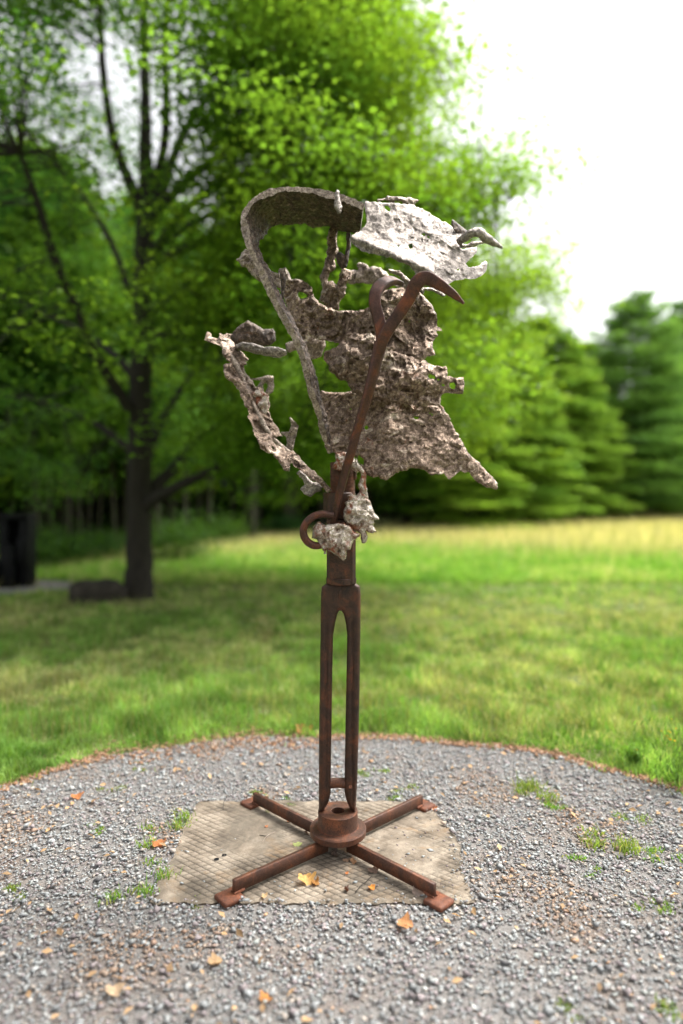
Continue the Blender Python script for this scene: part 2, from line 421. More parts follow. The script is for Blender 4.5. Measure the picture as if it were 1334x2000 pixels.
PAL = np.array([(.27, .29, .295), (.20, .215, .22), (.34, .355, .35), (.26, .215, .22), (.20, .16, .165), (.10, .10, .105), (.48, .48, .46), (.36, .31, .26), (.42, .22, .09), (.30, .33, .31)])
PW = np.array([.24, .17, .14, .13, .08, .06, .03, .09, .008, .05]); PW = PW / PW.sum()
OCT = np.array([(1, 0, 0), (0, 1, 0), (-1, 0, 0), (0, -1, 0), (0, 0, 1), (0, 0, -1)], float)
OF = np.array([(0, 1, 4), (1, 2, 4), (2, 3, 4), (3, 0, 4), (1, 0, 5), (2, 1, 5), (3, 2, 5), (0, 3, 5)])
def stones(x, y, z, s):
    n_ = len(x); v = OCT[None] * rng.uniform(.55, 1.25, (n_, 6, 1)) + rng.normal(0, .22, (n_, 6, 3))
    v = v * np.stack([s, s * rng.uniform(.55, 1, n_), s * rng.uniform(.22, .5, n_)], -1)[:, None, :]
    A = rng.uniform(0, 2 * math.pi, n_); B = rng.normal(0, .2, n_)
    ca, sa, cb, sb = np.cos(A), np.sin(A), np.cos(B), np.sin(B)
    X = v[..., 0] * cb[:, None] + v[..., 2] * sb[:, None]; Z = -v[..., 0] * sb[:, None] + v[..., 2] * cb[:, None]; Y = v[..., 1]
    V = np.stack([X * ca[:, None] - Y * sa[:, None] + x[:, None], X * sa[:, None] + Y * ca[:, None] + y[:, None], Z + z[:, None]], -1)
    F_ = (OF[None] + (np.arange(n_) * 6)[:, None, None]).reshape(-1, 3)
    return V.reshape(-1, 3), F_
def pick_cols(n_, x=None, y=None):
    c = (PAL[rng.choice(len(PAL), n_, p=PW)] * .66 + np.array((.245, .235, .225)) * .34) * rng.uniform(1.08, 1.45, (n_, 1))
    if x is not None:      # patches of rusty pine litter dust
        k = fbm(np.column_stack([x, y, 0 * x]), 2.6, 4, 8); t = np.clip((k - .28) * 2.2, 0, .6)[:, None] * (rng.random((n_, 1)) < .6)
        c = c * (1 - t) + np.array((.36, .21, .11)) * t
    return c
n0 = 100000
d = np.sqrt(rng.uniform(1.75 ** 2, 4.6 ** 2, n0)); x = rng.uniform(-.62, .62, n0) * d
k = in_gravel(x, d, .0) & ((slab_edge(x, d) < .002 + .028 * np.clip(fbm(np.column_stack([x, d, 0 * x]), 14, 2, 41) - .05, 0, 1)) | ((slab_edge(x, d) < .05) & (rng.random(n0) < .12) & (x > .2)))
x, y = x[k], d[k]
s = .0035 + .0085 * rng.random(len(x)) ** 2.2 + .013 * (rng.random(len(x)) < .06) * rng.random(len(x))
z = .004 + s * .3 + rng.uniform(0, .006, len(x)) + np.where(slab_edge(x, y) > 0, ST - .002, 0)
big = np.argsort(-s / y)[:280]; rest = np.ones(len(x), bool); rest[big] = False
V, F_ = stones(x[rest], y[rest], z[rest], s[rest])
o = link('gravel', mesh('gravel', V, F_, M['stone'], attr=np.repeat(pick_cols(rest.sum(), x[rest], y[rest]), 6, 0)), gravel); tag(o, kind='stuff')
smesh = []
for i in range(14):
    V, F_ = stones(np.zeros(1), np.zeros(1), np.zeros(1), np.ones(1))
    smesh.append(mesh('stone', V, F_, M['stone'], attr=np.repeat(pick_cols(1), 6, 0)))
for i in big:
    o = link('stone', smesh[i % 14], gravel, (x[i], y[i], z[i] + .002), random.uniform(0, 6.3)); sz = s[i]; o.scale = (sz, sz, sz)

# ---- distant gravel circle under the black sculpture
a = np.linspace(0, 2 * math.pi, 60, endpoint=False)
dv = np.column_stack([-6.1 + 1.75 * np.cos(a), 11.1 + .95 * np.sin(a), np.full(60, .006)]); dv = np.vstack([dv, (-6.1, 11.1, .006)])
g2 = link('gravel_path', mesh('gravel_path', dv, np.array([[i, (i + 1) % 60, 60] for i in range(60)]), M['dust'])); tag(g2, kind='structure')
n0 = 6000; aa = rng.uniform(0, 6.283, n0); q = np.sqrt(rng.random(n0)); xx = -6.1 + 1.75 * q * np.cos(aa); yy = 11.1 + .95 * q * np.sin(aa)
V, F_ = stones(xx, yy, np.full(n0, .012), rng.uniform(.012, .03, n0))
o = link('gravel', mesh('gravel_far', V, F_, M['stone'], attr=np.repeat(pick_cols(n0) * .8, 6, 0)), g2); tag(o, kind='stuff')

# ---- concrete pad with its scored diamond grid as real grooves
sp, gw = .0315, .0030
u1 = np.array([math.cos(R(28)), math.sin(R(28))]); u2 = np.array([math.cos(R(-37)), math.sin(R(-37))])
offs = [0, gw, gw + .0025, .5 * (gw + .0025 + sp - .0025), sp - .0025]
N1 = 34; ks = np.arange(-N1, N1)
uu = (ks[:, None] * sp + np.array(offs)[None]).ravel(); flag = np.tile([1, 1, 0, 0, 0], len(ks))
# uu measures distance from the lines running along u1 / u2
n1v = np.array([-u1[1], u1[0]]); n2v = np.array([-u2[1], u2[0]])
A = np.linalg.inv(np.array([n1v, n2v]))
ga, gb = np.meshgrid(uu, uu, indexing='ij'); fa, fb = np.meshgrid(flag, flag, indexing='ij')
wa = .0028 * fbm(np.stack([ga, gb, 0 * ga], -1), 9, 3, 44) ; 
XY = np.stack([ga + wa, gb], -1) @ A.T + np.array([-.11, 3.0])
X, Y = XY[..., 0], XY[..., 1]
cxs = .25 * (X[:-1, :-1] + X[1:, :-1] + X[:-1, 1:] + X[1:, 1:]); cys = .25 * (Y[:-1, :-1] + Y[1:, :-1] + Y[:-1, 1:] + Y[1:, 1:])
keep = slab_edge(cxs, cys) > 0
pad = np.pad(keep, 1); cnt = pad[:-1, :-1].astype(int) + pad[1:, :-1] + pad[:-1, 1:] + pad[1:, 1:]
used = cnt > 0; border = used & (cnt < 4); idx = -np.ones(used.shape, int); idx[used] = np.arange(used.sum())
for _ in range(3):      # pull border vertices onto the outline
    e = slab_edge(X, Y); h_ = 1e-3; gxx = (slab_edge(X + h_, Y) - e) / h_; gyy = (slab_edge(X, Y + h_) - e) / h_
    L = gxx ** 2 + gyy ** 2 + 1e-9; X = np.where(border, X - e * gxx / L, X); Y = np.where(border, Y - e * gyy / L, Y)
xs, ys = X[used], Y[used]; gr = ((fa + fb) > 0)[used]
pq = np.column_stack([xs, ys, 0 * xs]); wear = np.clip(.65 + 1.3 * fbm(pq, 6, 4, 31), .05, 1) * np.clip(slab_edge(xs, ys) / .05, 0, 1)
zz = ST + .0012 * fbm(pq, 30, 3, 4) + .0014 * fbm(pq, 3, 2, 6) - gr * .0035 * wear - .004 * np.clip(1 - slab_edge(xs, ys) / .012, 0, 1)
colr = np.where(gr[:, None], (1 - .55 * wear)[:, None] * np.ones(3), 1.0)
ci, cj = np.nonzero(keep); q = np.stack([idx[ci, cj], idx[ci, cj + 1], idx[ci + 1, cj + 1], idx[ci + 1, cj]], -1)
E = np.vstack([np.stack([q[m_][:, a_], q[m_][:, b_]], -1) for m_, a_, b_ in ((~pad[ci, cj + 1], 0, 1), (~pad[ci + 1, cj + 2], 1, 2), (~pad[ci + 2, cj + 1], 2, 3), (~pad[ci + 1, cj], 3, 0))])
N = len(xs); V = np.vstack([np.column_stack([xs, ys, zz]), np.column_stack([xs, ys, np.full(N, -.06)])])
slab = link('concrete_slab', mesh('concrete_slab', V, np.vstack([q, np.stack([E[:, 0], E[:, 1], E[:, 1] + N, E[:, 0] + N], -1)]), M['concrete'], attr=np.vstack([colr, colr])))
tag(slab, 'weathered tan concrete pad scored with a diamond grid under the rusty sculpture base', 'slab')

# ------------------------------------------------------------------ sculpture
ORG = np.array([C0[0], C0[1], 0.0])
S = empty('metal_sculpture', tuple(ORG)); tag(S, 'tall abstract sculpture of rough cast metal sheets on a rusty forked post with cross-shaped foot', 'sculpture')
def part(name, vf, mat, smooth=True, parent=S, label=None):
    V, F_ = vf; me = mesh(name, np.asarray(V) - ORG, F_, mat, smooth)
    if smooth:
        try: me.set_sharp_from_angle(angle=R(38))
        except Exception: pass
    o = link(name, me, parent)
    if label: o['label'] = label
    return o
def sub(name, vf, mat, parent_obj, smooth=True): return part(name, vf, mat, smooth, parent_obj)

# cross foot : four bars on four square plates
for ex, ey, al in ((-.407, -.347, 0), (.378, -.372, 0), (-.425, .412, 0), (.417, .385, 0)):
    L = math.hypot(ex, ey); ang = math.atan2(ey, ex); r0 = .06; cxm = C0[0] + ex * (r0 + L) / 2 / L; cym = C0[1] + ey * (r0 + L) / 2 / L
    arm = part('base_arm', bbox(cxm, cym, ST + .016, ST + .016 + .052, L - r0, .020, ang, .0022), M['arm'], False)
    fx, fy = C0[0] + ex * (L + .018) / L, C0[1] + ey * (L + .018) / L
    pl = sub('foot_plate', bbox(fx, fy, ST - .004, ST + .0155, .088, .088, ang, .004), M['plate'], arm, False)
    # weld bead where bar meets plate
    b0 = P(0, 0, 0) * 0; t = np.array([ex, ey]) / L; nn = np.array([-t[1], t[0]])
    for sgn in (-1, 1):
        pts = [np.array([*(C0 + t * (L - k_) + nn * sgn * .011), ST + .019]) for k_ in (.045, .025, .008, -.003)]
        sub('weld_bead', sweep(pts, [.004, .0058, .005, .0035], 7, lump=.0012), M['plate'], arm)
zf0, zf1 = .0825, .116
part('base_flange', lathe([(0, zf0), (.118, zf0), (.1245, zf0 + .005), (.1255, zf1 - .006), (.121, zf1), (.092, zf1 + .001), (.088, zf1 + .001)], 72, C0), M['arm'])
hub = part('hub_cylinder', lathe([(.087, zf1 - .002), (.0895, zf1 + .004), (.088, zf1 + .009), (.088, .1855), (.0868, .187), (.0305, .187), (.029, .1855), (.029, .13), (0, .13)], 72, C0), M['arm'])
sub('weld_bead', lathe([(.086, zf1 + .0012), (.0915, zf1 + .0014), (.0908, zf1 + .003), (.088, zf1 + .0045)], 72, C0), M['plate'], hub)

DP = float(C0[1])
def pxz(y): return H + (HY - y) / F * DP
# forked post : one forged yoke with two prongs
outer = [(638, 1139), (650, 1137), (683, 1137), (695, 1139), (703, 1145), (704.5, 1160), (704, 1240), (702.5, 1340), (700.5, 1440), (698, 1520), (695, 1575), (694, 1588), (684, 1580), (676, 1562), (672.5, 1545), (673, 1500), (675, 1400), (677, 1300), (678, 1240), (675, 1215), (671, 1199), (667, 1193), (662, 1193), (659, 1199), (655, 1215), (651, 1240), (649.5, 1300), (648, 1400), (646.5, 1500), (646, 1550), (641, 1568), (632, 1583), (623, 1586), (622.5, 1560), (623, 1440), (624.5, 1340), (626, 1240), (627, 1160), (628.5, 1146)]
def gfn(X, Y):      # shallow flute down each prong
    c1 = np.abs(X - 637.5), np.abs(X - 689)
    m1 = np.minimum(*c1); return 1 - .22 * np.exp(-(m1 / 3.0) ** 2) * np.clip((Y - 1180) / 40, 0, 1)
fork = part('fork_post', cast(outer, (), DP, .032, 9, (0, 0, .0006), 2.0, 0, 5, gfn, .4), M['post'])
# central web and recess in the yoke
sub('yoke_web', sweep([P(665, 1140, DP - .02), P(665, 1165, DP - .018), P(665, 1192, DP - .008)], [.010, .014, .006], 8, flat=1.3), M['post'], fork)
for xx_, r_ in ((635, .005), (686, .005)):
    sub('forge_mark', sweep([P(xx_, 1275, DP - .026), P(xx_, 1300, DP - .0275), P(xx_, 1335, DP - .027)], [.003, .0075, .006], 8, flat=.5), M['rod'], fork)
part('cross_pin', sweep([P(640, 1530, DP), P(660, 1529, DP), P(680, 1530, DP)], [.0235, .021, .0235], 16), M['arm'])
for xx_, yy_ in ((684.5, 1537),):
    part('bolt_head', sweep([P(xx_, yy_, DP - .026), P(xx_, yy_, DP - .040)], [.009, .0075], 8, per=1, up=(0, 0, 1)), M['arm'])
# neck, collar and threaded rod
def vcyl(xc, y0, y1, rpx, seg=40, d=DP, sq=False, chamf=.004, depthsc=1):
    z0, z1 = pxz(y0), pxz(y1); r = rpx / F * DP; c = P(xc, 1000, d)[:2] if False else ((xc - CX) / F * d, d)
    return lathe([(0, z0), (r - chamf, z0), (r, z0 + chamf), (r, z1 - chamf), (r - chamf, z1), (0, z1)], seg, c)
part('neck', bbox((666.5 - CX) / F * DP, DP, pxz(1143), pxz(1008), 56 / F * DP, .105, 0, .014), M['post'])
part('neck_ring', vcyl(666.5, 1140, 1128, 29.5, 48, chamf=.002), M['post'])
part('collar', vcyl(663, 1012, 962, 31.5, 8, chamf=.003), M['post'])
prof = [(0, pxz(966))]; rr_ = 24.5 / F * DP; zt = pxz(966)
while zt < pxz(905):
    prof += [(rr_, zt), (rr_, zt + .0022), (rr_ - .0028, zt + .0034), (rr_ - .0028, zt + .0048)]; zt += .0062
prof += [(rr_ - .002, zt), (0, zt)]
part('threaded_rod', lathe(prof, 40, ((669 - CX) / F * DP, DP)), M['arm'])

# ring hook
def c5(*p): return [(560 + x / 5.555, 860 + y / 5.555) for x, y in p]
def cr(ox, oy, s_, p): return [(ox + x / s_, oy + y / s_) for x, y in p]
def c1(*p): return cr(380, 330, 3.924, p)
def c2(*p): return cr(660, 340, 3.924, p)
def c3(*p): return cr(380, 620, 4.169, p)
def c4(*p): return cr(600, 560, 3.335, p)
hk = c5((500, 815), (450, 805), (375, 800), (290, 828), (218, 888), (182, 970), (190, 1045), (230, 1105), (290, 1138), (350, 1142), (400, 1120))
part('hook_ring', sweep([P(x_, y_, 2.83 - .02 * math.sin(i / 10 * 3.14)) for i, (x_, y_) in enumerate(hk)], [.0155] * 2 + [.0165] * 7 + [.015] * 2, 16, lump=.0006), M['rod'])

# forked prying bar : round shank, two square tines
sh = [(648, 1030, 2.86), (655, 1000, 2.845), (668, 945, 2.81), (685, 885, 2.77), (702, 825, 2.74), (720, 765, 2.71), (735, 705, 2.69), (744, 668, 2.68)]
bar = part('pry_bar', sweep([P(*q_) for q_ in sh], [.0160, .0165, .0175, .0185, .0195, .0215, .0245, .0275], 18, lump=.0008), M['rod'])
t1 = [(741, 690, 2.70), (745, 655, 2.70), (739, 622, 2.70), (732, 592, 2.70), (735, 568, 2.71), (750, 553, 2.75), (768, 548, 2.81), (784, 553, 2.87)]
sub('tine', sweep([P(*q_) for q_ in t1], [.017, .0235, .0235, .0235, .024, .022, .018, .012], 16, True, .0008, up=(0, 1, 0), flat=.8), M['rod'], bar)
t2 = [(741, 690, 2.675), (752, 655, 2.665), (776, 618, 2.655), (798, 584, 2.645), (814, 554, 2.635), (834, 544, 2.63), (860, 557, 2.62), (886, 575, 2.61), (906, 593, 2.60)]
sub('tine', sweep([P(*q_) for q_ in t2], [.018, .0245, .025, .0265, .0285, .0265, .0215, .0145, .0055], 16, True, .0008, up=(0, 1, 0), flat=.85), M['rod'], bar)

# ---- arched band : near edge and far edge, real width between them
near = [(712, 399, 2.80), (681, 386, 2.80), (650, 377, 2.80), (609, 368, 2.80), (563, 365, 2.80), (530, 369.5, 2.80), (504, 381, 2.80), (484, 398, 2.80), (471, 422, 2.80), (474, 450, 2.80), (483, 483, 2.79), (502, 524, 2.78), (515, 554, 2.775), (533, 592, 2.77), (554, 631, 2.765), (573, 668, 2.765), (588, 706, 2.77), (601, 762, 2.78), (616, 802, 2.80), (629, 853, 2.83), (641, 886, 2.87)]
far = [(705, 446, 3.08), (676, 443, 3.09), (645, 436, 3.11), (609, 431, 3.13), (566, 431, 3.13), (541, 431, 3.12), (524, 438, 3.10), (513, 452, 3.05), (503, 466, 2.98), (497, 480, 2.91), (499, 494, 2.86), (514, 526, 2.85), (527, 553, 2.84), (544, 589, 2.835), (564, 628, 2.83), (582, 666, 2.83), (599, 706, 2.83), (611, 760, 2.84), (626, 802, 2.85), (638, 850, 2.87), (645, 884, 2.90)]
nr = catmull(np.array([P(*q_) for q_ in near]), 14); fr_ = catmull(np.array([P(*q_) for q_ in far]), 14)
nv = 26; tt = np.linspace(0, 1, nv)[None, :, None]; grid = nr[:, None] * (1 - tt) + fr_[:, None] * tt
T = np.gradient(grid, axis=0); B = np.gradient(grid, axis=1); Nn = np.cross(T, B); Nn /= np.linalg.norm(Nn, axis=-1)[..., None] + 1e-9
cen = P(600, 600, 2.9)
if ((grid[60, 5] - cen) @ Nn[60, 5]) < 0: Nn = -Nn
edge_t = np.minimum(tt[..., 0], 1 - tt[..., 0]) * np.ones(grid.shape[:2])
nz = .006 * fbm(grid, 16, 3, 2) + .005 * (1 - 1.5 * np.abs(fbm(grid, 42, 3, 12))) + .003 * fbm(grid, 120, 2, 22)
# ragged edges
grid[:, 0] += (fr_ - nr) / (np.linalg.norm(fr_ - nr, axis=1)[:, None]) * (.003 * fbm(nr, 60, 3, 5))[:, None]
grid[:, -1] += (fr_ - nr) / (np.linalg.norm(fr_ - nr, axis=1)[:, None]) * (.022 * fbm(fr_, 22, 4, 15))[:, None] * np.clip(np.linalg.norm(fr_ - nr, axis=1) / .3, 0, 1)[:, None]
thb = .020 + .004 * fbm(nr, 14, 2, 9)[:, None]
outer_s = grid + Nn * (.001 + .5 * nz)[..., None]; inner_s = grid - Nn * (thb + nz)[..., None]
nu = len(nr)
def gridf(nu, nv, off, flip):
    i = np.arange(nu - 1)[:, None]; j = np.arange(nv - 1)[None]
    f = np.stack([i * nv + j, i * nv + j + 1, (i + 1) * nv + j + 1, (i + 1) * nv + j], -1).reshape(-1, 4) + off
    return f[:, ::-1] if flip else f
NV = nu * nv; V = np.vstack([outer_s.reshape(-1, 3), inner_s.reshape(-1, 3)])
loop = [i * nv for i in range(nu)] + [(nu - 1) * nv + j for j in range(1, nv)] + [i * nv + nv - 1 for i in range(nu - 2, -1, -1)] + [j for j in range(nv - 2, 0, -1)]
lp = np.array(loop); ln = np.roll(lp, -1)
part('arched_band', (V, [np.vstack([gridf(nu, nv, 0, False), gridf(nu, nv, NV, True), np.stack([lp, ln, ln + NV, lp + NV], -1)])]), M['dark'])
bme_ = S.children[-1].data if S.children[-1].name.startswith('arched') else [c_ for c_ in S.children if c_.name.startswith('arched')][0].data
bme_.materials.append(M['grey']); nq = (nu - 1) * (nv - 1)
mi = np.zeros(len(bme_.polygons), np.int32); mi[:nq] = 1; mi[2 * nq:] = 1; bme_.polygons.foreach_set('material_index', mi)  # paler outer face and rim: sky light put into the colour
part('metal_drip', cast(c1((1090, 155), (1110, 170), (1112, 240), (1135, 290), (1125, 340), (1100, 350), (1070, 290), (1073, 200)), (), 2.775, .016, 6, (.004, .004, .001), 1.6, 1.2, 61), M['pale'])

# ---- upper pale plate
def dA(X, Y): return 2.80 - .0013 * (Y - 470) + .0006 * (X - 800) + .00001 * (X - 800) ** 2 * .4 - .035 * np.exp(-((Y - (400 + (X - 690) * .42 + 62)) / 12) ** 2) * (X < 850)
up_o = c2((205, 215), (300, 215), (440, 225), (580, 235), (600, 255), (650, 265), (740, 320), (780, 345), (850, 385), (930, 440), (985, 450), (1000, 465), (925, 510), (930, 560), (945, 580), (1000, 560), (1040, 555), (1080, 540), (1060, 600), (1010, 650), (980, 690), (1000, 715), (1080, 700), (1130, 660), (1150, 690), (1120, 760), (1060, 800), (960, 805), (880, 825), (850, 850), (800, 815), (700, 790), (640, 800), (600, 780), (590, 740), (540, 700), (470, 670), (400, 640), (300, 620), (200, 590), (120, 545), (95, 500), (110, 470), (160, 440), (215, 390), (218, 330), (200, 260))
up_h = [c2((355, 245), (375, 240), (405, 265), (402, 290), (385, 285), (362, 265)), c2((635, 458), (660, 452), (672, 470), (655, 478)), c2((682, 465), (702, 475), (706, 495), (688, 488)), c2((540, 540), (565, 530), (572, 565), (550, 570)), c2((448, 555), (470, 540), (468, 560)),
        c2((905, 735), (935, 722), (925, 742))]
part('upper_plate', cast(up_o, up_h, dA, .005, 4, (.012, .0028, .0022), 2.0, 1.6, 2), M['pale'])
part('rim_flap', cast(c2((300, 190), (370, 185), (375, 165), (450, 172), (540, 175), (630, 200), (610, 215), (580, 245), (500, 235), (490, 210), (440, 205), (430, 225), (360, 205), (305, 210)), (), 2.93, .010, 5, (.006, .006, .002), 1.8, 1, 3), M['grey'])
part('rim_flap', cast(c2((865, 385), (875, 345), (900, 362), (945, 400), (1000, 440), (995, 470), (945, 490), (900, 445)), (), lambda X, Y: 2.90 + .002 * (X - 890), .008, 4, (.006, .004, .002), 1.6, .8, 4), M['dark'])
part('curled_end', sweep([P(*q_) for q_ in [(896, 473, 2.86), (908, 464, 2.83), (922, 456, 2.82), (937, 455, 2.83), (950, 466, 2.86), (965, 474, 2.90), (981, 484, 2.94)]], [.012, .017, .020, .021, .018, .013, .004], 14, lump=.005, per=10), M['pale'])
part('curled_end', sweep([P(*q_) for q_ in [(900, 480, 2.86), (915, 480, 2.88), (935, 474, 2.9), (948, 472, 2.92)]], [.010, .010, .009, .006], 10, lump=.004, per=8), M['pale'])

# ---- middle castings
arm_o = c1((640, 790), (655, 765), (690, 755), (720, 790), (750, 840), (800, 845), (860, 875), (905, 920), (920, 985), (960, 1020), (1020, 1065), (1100, 1080), (1200, 1090), (1310, 1085)) + c2((200, 1040), (250, 1010), (300, 900), (360, 890), (480, 870), (560, 820), (600, 850), (650, 930), (720, 1000), (770, 1100), (760, 1170), (830, 1200), (755, 1200), (768, 1250), (730, 1270), (725, 1320), (745, 1373)) + \
    c4((838, 455), (780, 450), (740, 500), (600, 470), (430, 420), (300, 330), (210, 375), (130, 350), (0, 350)) + c1((800, 1300), (770, 1200), (710, 1090), (695, 1000), (655, 930))
arm_h = [c1((790, 965), (800, 945), (840, 950), (875, 970), (850, 990), (810, 1000)), c2((538, 1125), (552, 1120), (556, 1135), (545, 1140))]
def dM(X, Y): return 2.93 - .0002 * (X - 700) + .0005 * np.abs(X - 740) * .6 - .0004 * (Y - 620) + .05 * np.clip((X - 760) / 60, 0, 1) * np.clip((700 - Y) / 80, 0, 1)
part('shoulder_casting', cast(arm_o, arm_h, dM, .007, 4, (.030, .009, .0036), 2.0, 2.0, 7), M['brown'])
mid_o = c4((105, 460), (115, 420), (190, 390), (215, 360), (300, 310), (420, 300), (560, 420), (640, 440), (720, 470), (770, 480), (800, 505), (860, 520), (905, 520), (915, 580), (960, 590), (1020, 590), (1028, 650), (1022, 700), (975, 700), (930, 690), (880, 700), (870, 730), (872, 775), (830, 775), (740, 780), (600, 760), (480, 740), (380, 720), (290, 690), (265, 620), (190, 600), (150, 540))
mid_h = [c4((785, 580), (800, 568), (828, 580), (832, 600), (800, 598)), c4((928, 630), (950, 622), (970, 640), (965, 665), (940, 668), (926, 650)), c4((876, 638), (890, 632), (896, 646), (882, 652)), c4((845, 603), (862, 600), (866, 616), (850, 612))]
def dL(X, Y): return 2.84 + .0006 * np.abs(X - 730) - .06 * np.exp(-((X - 690) / 50) ** 2 - ((Y - 700) / 35) ** 2) - .03 * np.exp(-((X - 810) / 50) ** 2 - ((Y - 745) / 28) ** 2)
part('lumpy_casting', cast(mid_o, mid_h, dL, .010, 6, (.030, .012, .004), 2.0, 2.0, 8), M['brown'])
sk_o = c4((70, 700), (90, 678), (200, 690), (300, 680), (400, 660), (520, 660), (620, 690), (700, 740), (800, 770), (872, 770), (930, 860), (1000, 990), (1060, 1090), (1160, 1190), (1240, 1280), (1240, 1325), (1180, 1312), (1100, 1270), (1050, 1205), (1000, 1200), (960, 1225), (930, 1262), (890, 1215), (800, 1222), (770, 1200), (690, 1182), (590, 1205), (560, 1230), (510, 1265), (480, 1250), (400, 1230), (350, 1190), (322, 1110), (250, 1095), (180, 1085), (140, 1065), (130, 980), (110, 900), (90, 800))
sk_h = [c4((690, 850), (705, 843), (728, 850), (725, 862), (700, 860)), c4((783, 822), (795, 818), (822, 834), (812, 842)), c4((370, 912), (385, 903), (398, 918), (390, 932), (374, 930)), c4((275, 793), (288, 790), (286, 806)), c4((328, 1108), (340, 1098), (368, 1125), (368, 1165), (345, 1150))]
def dS(X, Y): return 2.90 - .00045 * (Y - 860) + .0007 * np.abs(X - 760) * .5 + .0008 * np.clip(X - 860, 0, 200)
part('flared_casting', cast(sk_o, sk_h, dS, .007, 5, (.016, .003, .0034), 2.0, 2.0, 9), M['grey'] if False else M['brown'], label='broad flared casting with pitted grey-brown face and pointed right corner')
part('side_arm', cast(c1((320, 690), (345, 680), (362, 640), (390, 615), (420, 625), (470, 690), (540, 735), (590, 780), (650, 800), (668, 830), (660, 920), (620, 900), (560, 850), (500, 865), (440, 815), (400, 760), (355, 745)), (), lambda X, Y: 2.96 - .0004 * (X - 470), .016, 7, (.012, .010, .003), 2, 1.4, 10), M['grey'])
part('upright_shard', cast(c1((655, 775), (690, 790), (698, 860), (690, 940), (680, 1000), (660, 990), (662, 900), (655, 830)), (), 2.86, .012, 4, (.005, .005, .002), 1.8, .8, 11), M['dark'])

# ---- inner bits seen through the opening
E1 = c1((1040, 435), (1100, 435), (1090, 560), (1105, 620), (1080, 700), (1085, 750), (1040, 800), (1020, 860), (1060, 862), (1095, 890), (1110, 800), (1140, 760), (1180, 770), (1215, 790), (1200, 850), (1165, 890), (1160, 960), (1110, 1020), (1112, 1085), (1060, 1080), (1010, 1060), (955, 1000), (975, 920), (960, 820), (990, 740), (1000, 680), (1020, 620), (1010, 560))
part('hanging_strut', cast(E1, (), 3.10, .016, 7, (.012, .008, .003), 2, 1.4, 12), M['brown'])
part('hanging_strut', cast(c1((1165, 490), (1200, 490), (1200, 600), (1180, 680), (1170, 750), (1130, 765), (1085, 720), (1080, 660), (1110, 630), (1150, 660), (1165, 600)), (), 3.0, .012, 5, (.008, .006, .002), 2, 1, 13), M['dark'])
part('rear_sheet', cast(c2((20, 700), (70, 740), (150, 740), (145, 690), (160, 672), (200, 680), (240, 710), (290, 705), (330, 715), (370, 750), (400, 790), (500, 830), (480, 870), (330, 830), (270, 850), (200, 832), (100, 840), (30, 800)), (), 3.25, .014, 7, (.02, .008, .003), 2, 1.8, 14), M['grey'])
part('rear_sheet', cast(c2((385, 730), (470, 740), (525, 785), (562, 820), (540, 870), (480, 880), (498, 815), (460, 775), (390, 765)), (), 2.98, .012, 5, (.008, .006, .002), 1.8, 1, 15), M['grey'])
part('rear_sheet', cast(c2((650, 930), (600, 860), (650, 865), (720, 870), (800, 900), (830, 935), (800, 940), (720, 895), (670, 890)), (), 2.98, .01, 4, (.006, .004, .002), 1.8, 1, 16), M['pale'])

# ---- left jagged wing
Wg = c3((75, 180), (90, 150), (105, 105), (122, 115), (130, 150), (190, 170), (198, 135), (250, 140), (310, 130), (290, 170), (340, 240), (400, 290), (445, 340), (430, 355), (415, 345), (430, 390), (400, 400), (420, 450), (470, 520), (500, 560), (560, 590), (600, 640), (612, 700), (600, 760), (640, 830), (680, 900), (708, 965), (660, 985), (620, 960), (640, 1010), (665, 1035), (720, 1060), (722, 1030), (740, 1085), (800, 1090), (850, 1130), (900, 1200), (960, 1240), (1040, 1310), (1060, 1340), (1110, 1385), (1125, 1410), (1090, 1420), (1040, 1370), (940, 1310), (850, 1240), (785, 1190), (775, 1250), (740, 1245), (690, 1180), (640, 1110), (600, 1100), (540, 1060), (490, 960), (470, 880), (430, 820), (440, 770), (380, 650), (340, 560), (260, 500), (240, 440), (235, 385), (290, 370), (235, 320), (222, 240), (160, 215))
Wh = [c3((540, 640), (570, 640), (572, 660), (550, 665)), c3((625, 1035), (640, 1045), (660, 1080), (640, 1075)), c3((785, 1180), (800, 1190), (800, 1225), (788, 1215))]
def dW(X, Y): return 3.02 - .0009 * (Y - 640) * .55 + .0035 * (X - (440 + (Y - 640) * .62)) * .5
part('jagged_wing', cast(Wg, Wh, dW, .005, 4, (.020, .012, .003), 1.8, 2.0, 17), M['brown'])
part('wing_rib', sweep([P(*q_) for q_ in [(428, 660, 2.99), (440, 680, 2.97), (462, 715, 2.93), (480, 760, 2.90), (503, 808, 2.87), (528, 850, 2.85), (560, 882, 2.86), (600, 915, 2.88), (640, 952, 2.91)]], [.006, .012, .013, .012, .011, .010, .011, .010, .007], 12, lump=.004, per=12), M['grey'])
part('molten_patch', cast(c3((440, 640), (470, 600), (520, 590), (560, 610), (590, 650), (600, 720), (585, 790), (560, 800), (540, 740), (490, 710), (450, 670)), (), 2.90, .010, 8, (.010, .008, .002), 1.8, 1.5, 18), M['molten'])
part('wing_wisp', cast(c3((440, 470), (480, 495), (540, 485), (600, 470), (640, 475), (652, 560), (640, 610), (600, 640), (575, 610), (590, 580), (595, 545), (575, 535), (560, 560), (565, 600), (540, 590), (500, 570), (540, 520), (480, 512)), (), 3.12, .006, 4, (.008, .004, .002), 1.8, 1, 19), M['grey'])
part('wing_wisp', cast(c3((770, 805), (800, 830), (850, 880), (830, 960), (815, 1000), (800, 1090), (740, 1090), (735, 1060), (755, 1020), (745, 975), (705, 940), (706, 925), (770, 935), (785, 880)), (), 3.0, .007, 4, (.008, .004, .002), 1.8, 1, 20), M['grey'])
